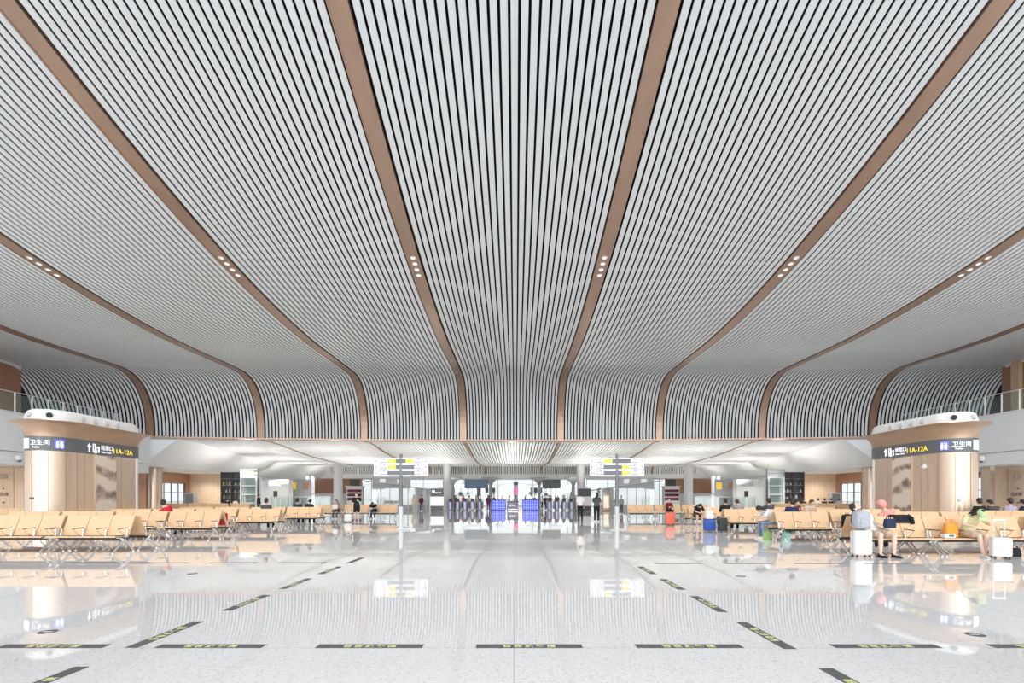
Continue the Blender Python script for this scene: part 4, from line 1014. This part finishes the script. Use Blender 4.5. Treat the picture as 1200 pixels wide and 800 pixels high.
def mobj(name, me, m, parent):
    o = bpy.data.objects.new(name, me); C.objects.link(o); o.parent = parent
    if not me.materials: me.materials.append(m)
    o.material_slots[0].link = 'OBJECT'; o.material_slots[0].material = m
    return o
REST = [((-.06, .0, -.27), (.01, -.06, -.24)), ((.06, .0, -.27), (-.01, -.06, -.24))]
LAP = [((-.035, -.10, -.24), (.09, -.20, .0)), ((.035, -.10, -.24), (-.09, -.20, .0))]
PHONE = [((-.035, -.12, -.23), (.11, -.17, .12)), ((.035, -.12, -.23), (-.11, -.17, .12))]
POSES = {
    'stand': dict(arms=REST), 'walk': dict(arms=[((-.06, .08, -.26), (.01, .02, -.25)), ((.06, -.10, -.25), (-.01, -.15, -.2))], step=(-.22, .24)),
    'standphone': dict(arms=[REST[0], ((.07, -.08, -.25), (-.10, -.19, .08))], nod=22),
    'sit': dict(seat=True, arms=LAP, lean=-6), 'sitphone': dict(seat=True, arms=PHONE, lean=-2, nod=28, curl=18),
    'sitbow': dict(seat=True, arms=[((-.04, -.17, -.2), (.10, -.17, -.05)), ((.05, -.18, -.2), (-.10, -.15, -.03))], lean=22, curl=26, nod=38),
    'capgirl': dict(seat=True, arms=[((-.13, -.10, -.17), (.10, -.20, -.05)), ((.10, -.14, -.18), (-.14, -.16, .03))], lean=17, curl=22, nod=46, knees=(.03, .13), feet=((-.02, -.50), (.10, -.44))),
    'slump': dict(seat=True, arms=[((-.16, -.10, -.14), (.20, -.10, -.03)), ((.12, -.06, -.22), (.02, -.20, -.06))], lean=-10, side=-34, nod=-12, turn=35, knees=(.12, .20), feet=((.10, -.40), (.22, -.40))),
    'sleep': dict(seat=True, arms=LAP, lean=-5, side=22, nod=10),
}
def person(x, y, rz, pose, label, top, bottom, m_top, m_bot, hair='hairshort', m_hair='hair', voxel=.012, skin='skin', shoe='c_white', z=0, s=1.0, face=False, extra=None):
    f = figure((pose, voxel), POSES[pose], voxel)
    t = thing('person', label, 'person', (x, y, z), rz); t.scale = (s, s, s)
    mobj('body', f['body'], M[skin], t)
    if top: mobj('shirt', f[top], M[m_top], t)
    if bottom: mobj(bottom, f[bottom], M[m_bot], t)
    if hair: mobj('hair', f[hair], M[m_hair], t)
    for k in 'ab': mobj('shoe', f['shoe' + k], M[shoe], t)
    if extra: mobj(extra[0], f[extra[0]], M[extra[1]], t)
    if face:
        for k in 'ab': mobj('eye', f['eye' + k], M['hair'], t)
        mobj('mouth', f['mouth'], M['lip'], t)
    return t
NEAR = .0085
# nearest, right-hand front bench
person(11.05, 12.30, R(-8), 'capgirl', 'person in a lime green cap and pale top bent forward on the front bench', 'short', 'shorts', 'c_yellow', 'c_beige', 'hairlong', 'hair', NEAR, 'skinpale', 'c_white', s=.96, face=True, extra=('cap', 'c_lime'))
person(8.728, 12.30, 0, 'slump', 'person in a white shirt slumped sideways on the front bench by the tall suitcase', 'short', 'shorts', 'c_white', 'c_beige', 'hairshort', 'hair', NEAR, 'skinpale', 'c_black', face=True)
tote(8.90, 11.91, .69, .30, .12, .22, 'c_navy', 'dark navy bag lying on the lap of the slumped person', .2, 'handbag')
person(9.912, 13.10, PI, 'sleep', 'person in a pink hood with back to the camera on the front bench pair', 'long', 'trousers', 'c_pink', 'c_navy', None, 'hair', .012, extra=('hood', 'c_pink'))
# second row right
person(8.97, 17.30, R(-90), 'sitbow', 'person in blue jeans and white shirt leaning forward at the bench end, facing the aisle', 'short', 'trousers', 'c_white', 'c_denim', 'hairlong', 'hair', NEAR, 'skin', 'c_white', face=True)
person(9.58, 17.30, PI, 'sit', 'black haired person seen from behind over the second bench row, beside the one in jeans', 'short', 'trousers', 'c_navy', 'c_black')
person(10.848, 21.40, PI, 'sit', 'black haired person seen from behind in the third right bench row, farthest from the aisle', 'short', 'trousers', 'c_darkgrey', 'c_black')
person(11.44, 20.60, 0, 'sitphone', 'person in a dark red top facing the camera behind the second bench row', 'short', 'trousers', 'c_darkred', 'c_black', 'hairlong')
person(12.032, 20.60, 0, 'sitphone', 'person in a beige top next to the one in dark red', 'short', 'trousers', 'c_beige', 'c_black', 'hairshort', 'hairbrown')
person(8.988, 21.40, PI, 'sit', 'black haired person seen from behind in the third right bench row, nearest the aisle', 'short', 'trousers', 'c_black', 'c_navy')
person(9.58, 21.40, PI, 'sitphone', 'dark haired person with bowed head seen from behind in the third right bench row', 'short', 'trousers', 'c_grey', 'c_black', 'hairshort', 'hairbrown')
person(8.988, 24.90, 0, 'sitbow', 'person in black bent over at the aisle end of the fourth right row', 'short', 'shorts', 'c_black', 'c_darkgrey', 'hairlong', 'hair', .012)
person(10.41, 34.0, 0, 'sit', 'person in a dark red top on the far bench beyond the coral suitcase', 'long', 'trousers', 'c_darkred', 'c_black', 'hairshort', 'hairbrown')
# by the right pod
for k, (x, top, lab) in enumerate(((17.688, 'c_black', 'black haired person in black seen from behind, closest to the right pod'), (18.28, 'c_darkgrey', 'person in dark grey seen from behind, middle of the three by the right pod'), (18.872, 'c_lilac', 'person in a lilac grey top seen from behind by the right pod'),
                                   (19.558, 'c_navy', 'person in navy seen from behind on the bench under the right mezzanine'), (20.15, 'c_black', 'person in black at the right edge of view under the mezzanine'))):
    person(x, 19.05, PI, 'sit' if k % 2 == 0 else 'sitphone', lab, 'short', 'trousers', top, 'c_black')
# deep benches
for x, top, lab in ((25.63, 'c_darkgrey', 'far seated person in dark grey below the right timber wall'), (26.22, 'c_black', 'far seated person in black below the right timber wall'), (27.53, 'c_white', 'far seated person in white below the right timber wall'),
                    (28.12, 'c_navy', 'far seated person in navy below the right timber wall'), (28.71, 'c_black', 'far seated black clad person below the right window'), (29.43, 'c_lilac', 'far seated person in lilac grey below the right window'),
                    (-26.19, 'c_black', 'far seated person in black below the left timber wall'), (-25.47, 'c_white', 'far seated person in white below the left timber wall')):
    person(x, 45.5, PI, 'sit', lab, 'short', 'trousers', top, 'c_black', 'hairshort', 'hair', .016)
person(30.4, 43.6, R(70), 'stand', 'person in a light blue shirt standing in front of the right window', 'short', 'trousers', 'c_lightblue', 'c_navy', voxel=.016)
# standing near the right sign
person(4.02, 31.0, PI, 'stand', 'person in white shirt and black trousers standing back turned near the dark kiosk', 'short', 'trousers', 'c_white', 'c_black', voxel=.012, shoe='c_black')
person(4.80, 29.6, R(165), 'standphone', 'person dressed all in dark grey standing beside the right direction sign', 'short', 'trousers', 'c_darkgrey', 'c_black', 'hairlong', 'hair', .012)
person(9.5, 45.0, R(20), 'stand', 'person in grey standing behind the right direction sign', 'long', 'trousers', 'c_grey', 'c_darkgrey', voxel=.016, s=.95)
# left block
person(-12.308, 17.80, PI, 'sleep', 'person in a red top leaning over, seen from behind in the second left row', 'long', 'trousers', 'c_red', 'c_black')
person(-11.02, 22.10, PI, 'sit', 'black haired person seen from behind in the third left row', 'short', 'trousers', 'c_darkgrey', 'c_black')
person(-11.512, 26.40, PI, 'sit', 'dark haired person seen from behind in the fourth left row, farther from the aisle', 'short', 'trousers', 'c_navy', 'c_black')
person(-10.92, 26.40, PI, 'sitphone', 'dark haired person seen from behind in the fourth left row, nearer the aisle', 'short', 'trousers', 'c_black', 'c_black')
person(-12.082, 34.0, 0, 'sitphone', 'person in a patterned top with a white bag on the far left bench', 'short', 'trousers', 'c_floral', 'c_darkgrey', 'hairlong', 'hairbrown', .012, 'skinpale')
tote(-12.082, 33.58, .69, .34, .12, .28, 'c_white', 'white bag on the lap of the person in the patterned top', 0, 'handbag')
person(-9.35, 29.5, R(12), 'standphone', 'person in a black shirt and shorts standing by the small white suitcase', 'short', 'shorts', 'c_black', 'c_black', 'hairshort', 'hairbrown', .012, 'skinpale')
person(-9.542, 34.0, 0, 'sitbow', 'person in black bent over on the far left bench', 'short', 'trousers', 'c_black', 'c_navy')
person(-23.3, 45.4, R(90), 'stand', 'dark clad person standing beside the left glass tower', 'long', 'trousers', 'c_black', 'c_black', voxel=.016)
person(-10.35, 55.0, R(30), 'stand', 'person in a maroon top standing beside the left advertising kiosk', 'long', 'trousers', 'c_maroon', 'c_darkgrey', voxel=.016)
person(-11.05, 54.6, R(-20), 'stand', 'person in a beige coat standing farther left of the advertising kiosk', 'long', 'trousers', 'c_beige', 'c_beige', 'hairlong', 'hairbrown', .016)
person(-3.05, 56.2, R(160), 'stand', 'person in a maroon dress-like top standing left of the blue display wall', 'long', 'trousers', 'c_maroon', 'c_maroon', 'hairlong', voxel=.016)
person(3.35, 57.0, R(10), 'stand', 'person in black standing right of the blue display wall', 'short', 'trousers', 'c_black', 'c_black', voxel=.016)
crowd = [(-7.9, 'c_black', 'black'), (-7.0, 'c_darkgrey', 'dark grey'), (-6.1, 'c_red', 'red'), (-5.3, 'c_white', 'white'), (-4.4, 'c_pink', 'pink'), (-1.6, 'c_beige', 'beige'), (-.75, 'c_yellow', 'pale yellow'), (.1, 'c_lilac', 'lilac'),
         (1.1, 'c_navy', 'navy'), (3.9, 'c_brown', 'brown'), (4.7, 'c_grey', 'mid grey'), (5.6, 'c_lightblue', 'light blue'), (6.4, 'c_teal', 'teal'), (7.0, 'c_denim', 'denim blue')]
crowd += [(-7.45, 'c_brown', 'brown, second rank'), (-6.5, 'c_black', 'black, second rank'), (-5.7, 'c_navy', 'navy, second rank'), (-4.8, 'c_grey', 'grey, second rank'), (-2.6, 'c_black', 'black beside the totem'), (2.4, 'c_darkgrey', 'charcoal beside the totem'),
          (3.3, 'c_white', 'white, second rank on the right'), (4.3, 'c_black', 'black, second rank on the right'), (5.15, 'c_navy', 'navy, second rank on the right'), (6.0, 'c_red', 'red, second rank on the right'), (6.75, 'c_brown', 'brown, second rank on the right')]
rnd = random.Random(5)
for k, (x, c, w) in enumerate(crowd):
    person(x * 1.06, (62.0 if k < 14 else 65.2) + rnd.uniform(-.8, .9), R(rnd.uniform(0, 360)), 'stand' if k % 3 else 'walk', f'far traveller behind the ticket gates, top in {w}', 'short', 'trousers', c, 'c_black' if k % 2 else 'c_navy', 'hairshort' if k % 2 else 'hairlong', 'hair', .016)

# ------------------------------------------------------------------ light, sky, camera
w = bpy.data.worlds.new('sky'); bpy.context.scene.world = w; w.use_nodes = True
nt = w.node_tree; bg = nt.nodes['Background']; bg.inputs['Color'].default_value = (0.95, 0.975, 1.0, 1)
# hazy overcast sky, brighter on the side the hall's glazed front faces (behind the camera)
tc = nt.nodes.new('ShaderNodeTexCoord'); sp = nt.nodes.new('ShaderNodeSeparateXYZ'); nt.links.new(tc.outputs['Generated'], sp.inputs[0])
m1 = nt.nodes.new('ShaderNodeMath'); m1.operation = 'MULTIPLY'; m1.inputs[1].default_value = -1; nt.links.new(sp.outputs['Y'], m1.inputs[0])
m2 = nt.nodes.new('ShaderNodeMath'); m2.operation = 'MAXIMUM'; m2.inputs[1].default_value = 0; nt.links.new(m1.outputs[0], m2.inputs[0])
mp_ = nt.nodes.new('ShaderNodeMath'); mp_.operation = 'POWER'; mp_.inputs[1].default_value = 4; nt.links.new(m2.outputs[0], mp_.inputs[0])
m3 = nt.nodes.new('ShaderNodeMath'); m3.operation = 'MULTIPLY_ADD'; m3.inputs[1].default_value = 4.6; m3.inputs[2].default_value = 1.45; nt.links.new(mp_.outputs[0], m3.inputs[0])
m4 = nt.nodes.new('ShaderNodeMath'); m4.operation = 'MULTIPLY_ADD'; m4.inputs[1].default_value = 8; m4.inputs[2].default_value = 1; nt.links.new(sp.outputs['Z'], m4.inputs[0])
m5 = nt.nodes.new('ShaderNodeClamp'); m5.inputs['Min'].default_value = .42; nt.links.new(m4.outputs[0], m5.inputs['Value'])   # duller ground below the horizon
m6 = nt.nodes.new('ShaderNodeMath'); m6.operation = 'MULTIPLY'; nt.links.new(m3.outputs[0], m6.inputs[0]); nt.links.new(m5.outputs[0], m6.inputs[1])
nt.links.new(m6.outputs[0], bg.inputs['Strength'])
def spot(name, loc, power, size=150, blend=.6, radius=.08, col=(1, .96, .9)):
    L = bpy.data.lights.new(name, 'SPOT'); L.energy = power; L.spot_size = R(size); L.spot_blend = blend; L.shadow_soft_size = radius; L.color = col
    o = bpy.data.objects.new(name, L); C.objects.link(o); o.location = loc; return o
for x in rib_x[1:9]: spot('rib_downlight_lamp', (x, 21.5, near_z(21.5) + CAM_Z - .12), 900)
def bulb(name, loc, power, radius=.12):
    L = bpy.data.lights.new(name, 'POINT'); L.energy = power; L.shadow_soft_size = radius; L.color = (1, .97, .93)
    o = bpy.data.objects.new(name, L); C.objects.link(o); o.location = loc; return o
for x in (-24, -16, -8, 0, 8, 16, 24):
    for y in (45, 52, 57, 67): spot('lower_ceiling_fill_light', (x + XC, y, 2.7), 600, 170, .8, .10).rotation_euler = (PI, 0, 0)  # added fill, aimed up to brighten the lower ceiling; no real fittings there
for y in (75, 80):
    for x in (-18, -6, 6, 18): spot('far_zone_fill_light', (x, y, 4.9), 700)  # unseen fill spots added to light the far zone
for s in (-1, 1):
    for d, y in ((26.5, 44.5), (31.5, 48), (32, 51), (21, 55), (25, 50.5)): spot('timber_bay_fill_light', (XC + s * d, y, 3.85), 380)  # extra fill added to lift the timber walls and rear sides, without fittings
    for d in (30, 33):
        for y in (22, 28): spot('mezzanine_lamp', (XC + s * d, y, 3.2), 70)
cam = bpy.data.cameras.new('camera'); co = bpy.data.objects.new('camera', cam); C.objects.link(co)
co.location = (0, 0, CAM_Z); co.rotation_euler = (R(90), 0, 0)
cam.sensor_fit = 'HORIZONTAL'; cam.sensor_width = 36; cam.lens = 587 / 1200 * 36
cam.shift_x = (600 - 604) / 1200; cam.shift_y = (583.6 - 400) / 1200; cam.clip_start = .05; cam.clip_end = 400
sc = bpy.context.scene; sc.camera = co
vs_ = sc.view_settings; vs_.view_transform = 'Standard'; vs_.look = 'None'; vs_.gamma = 1; vs_.use_curve_mapping = False; vs_.exposure = -0.27
cy = sc.cycles
cy.use_denoising = True; cy.max_bounces = 8; cy.diffuse_bounces = 5; cy.glossy_bounces = 4; cy.transparent_max_bounces = 12; cy.sample_clamp_indirect = 6
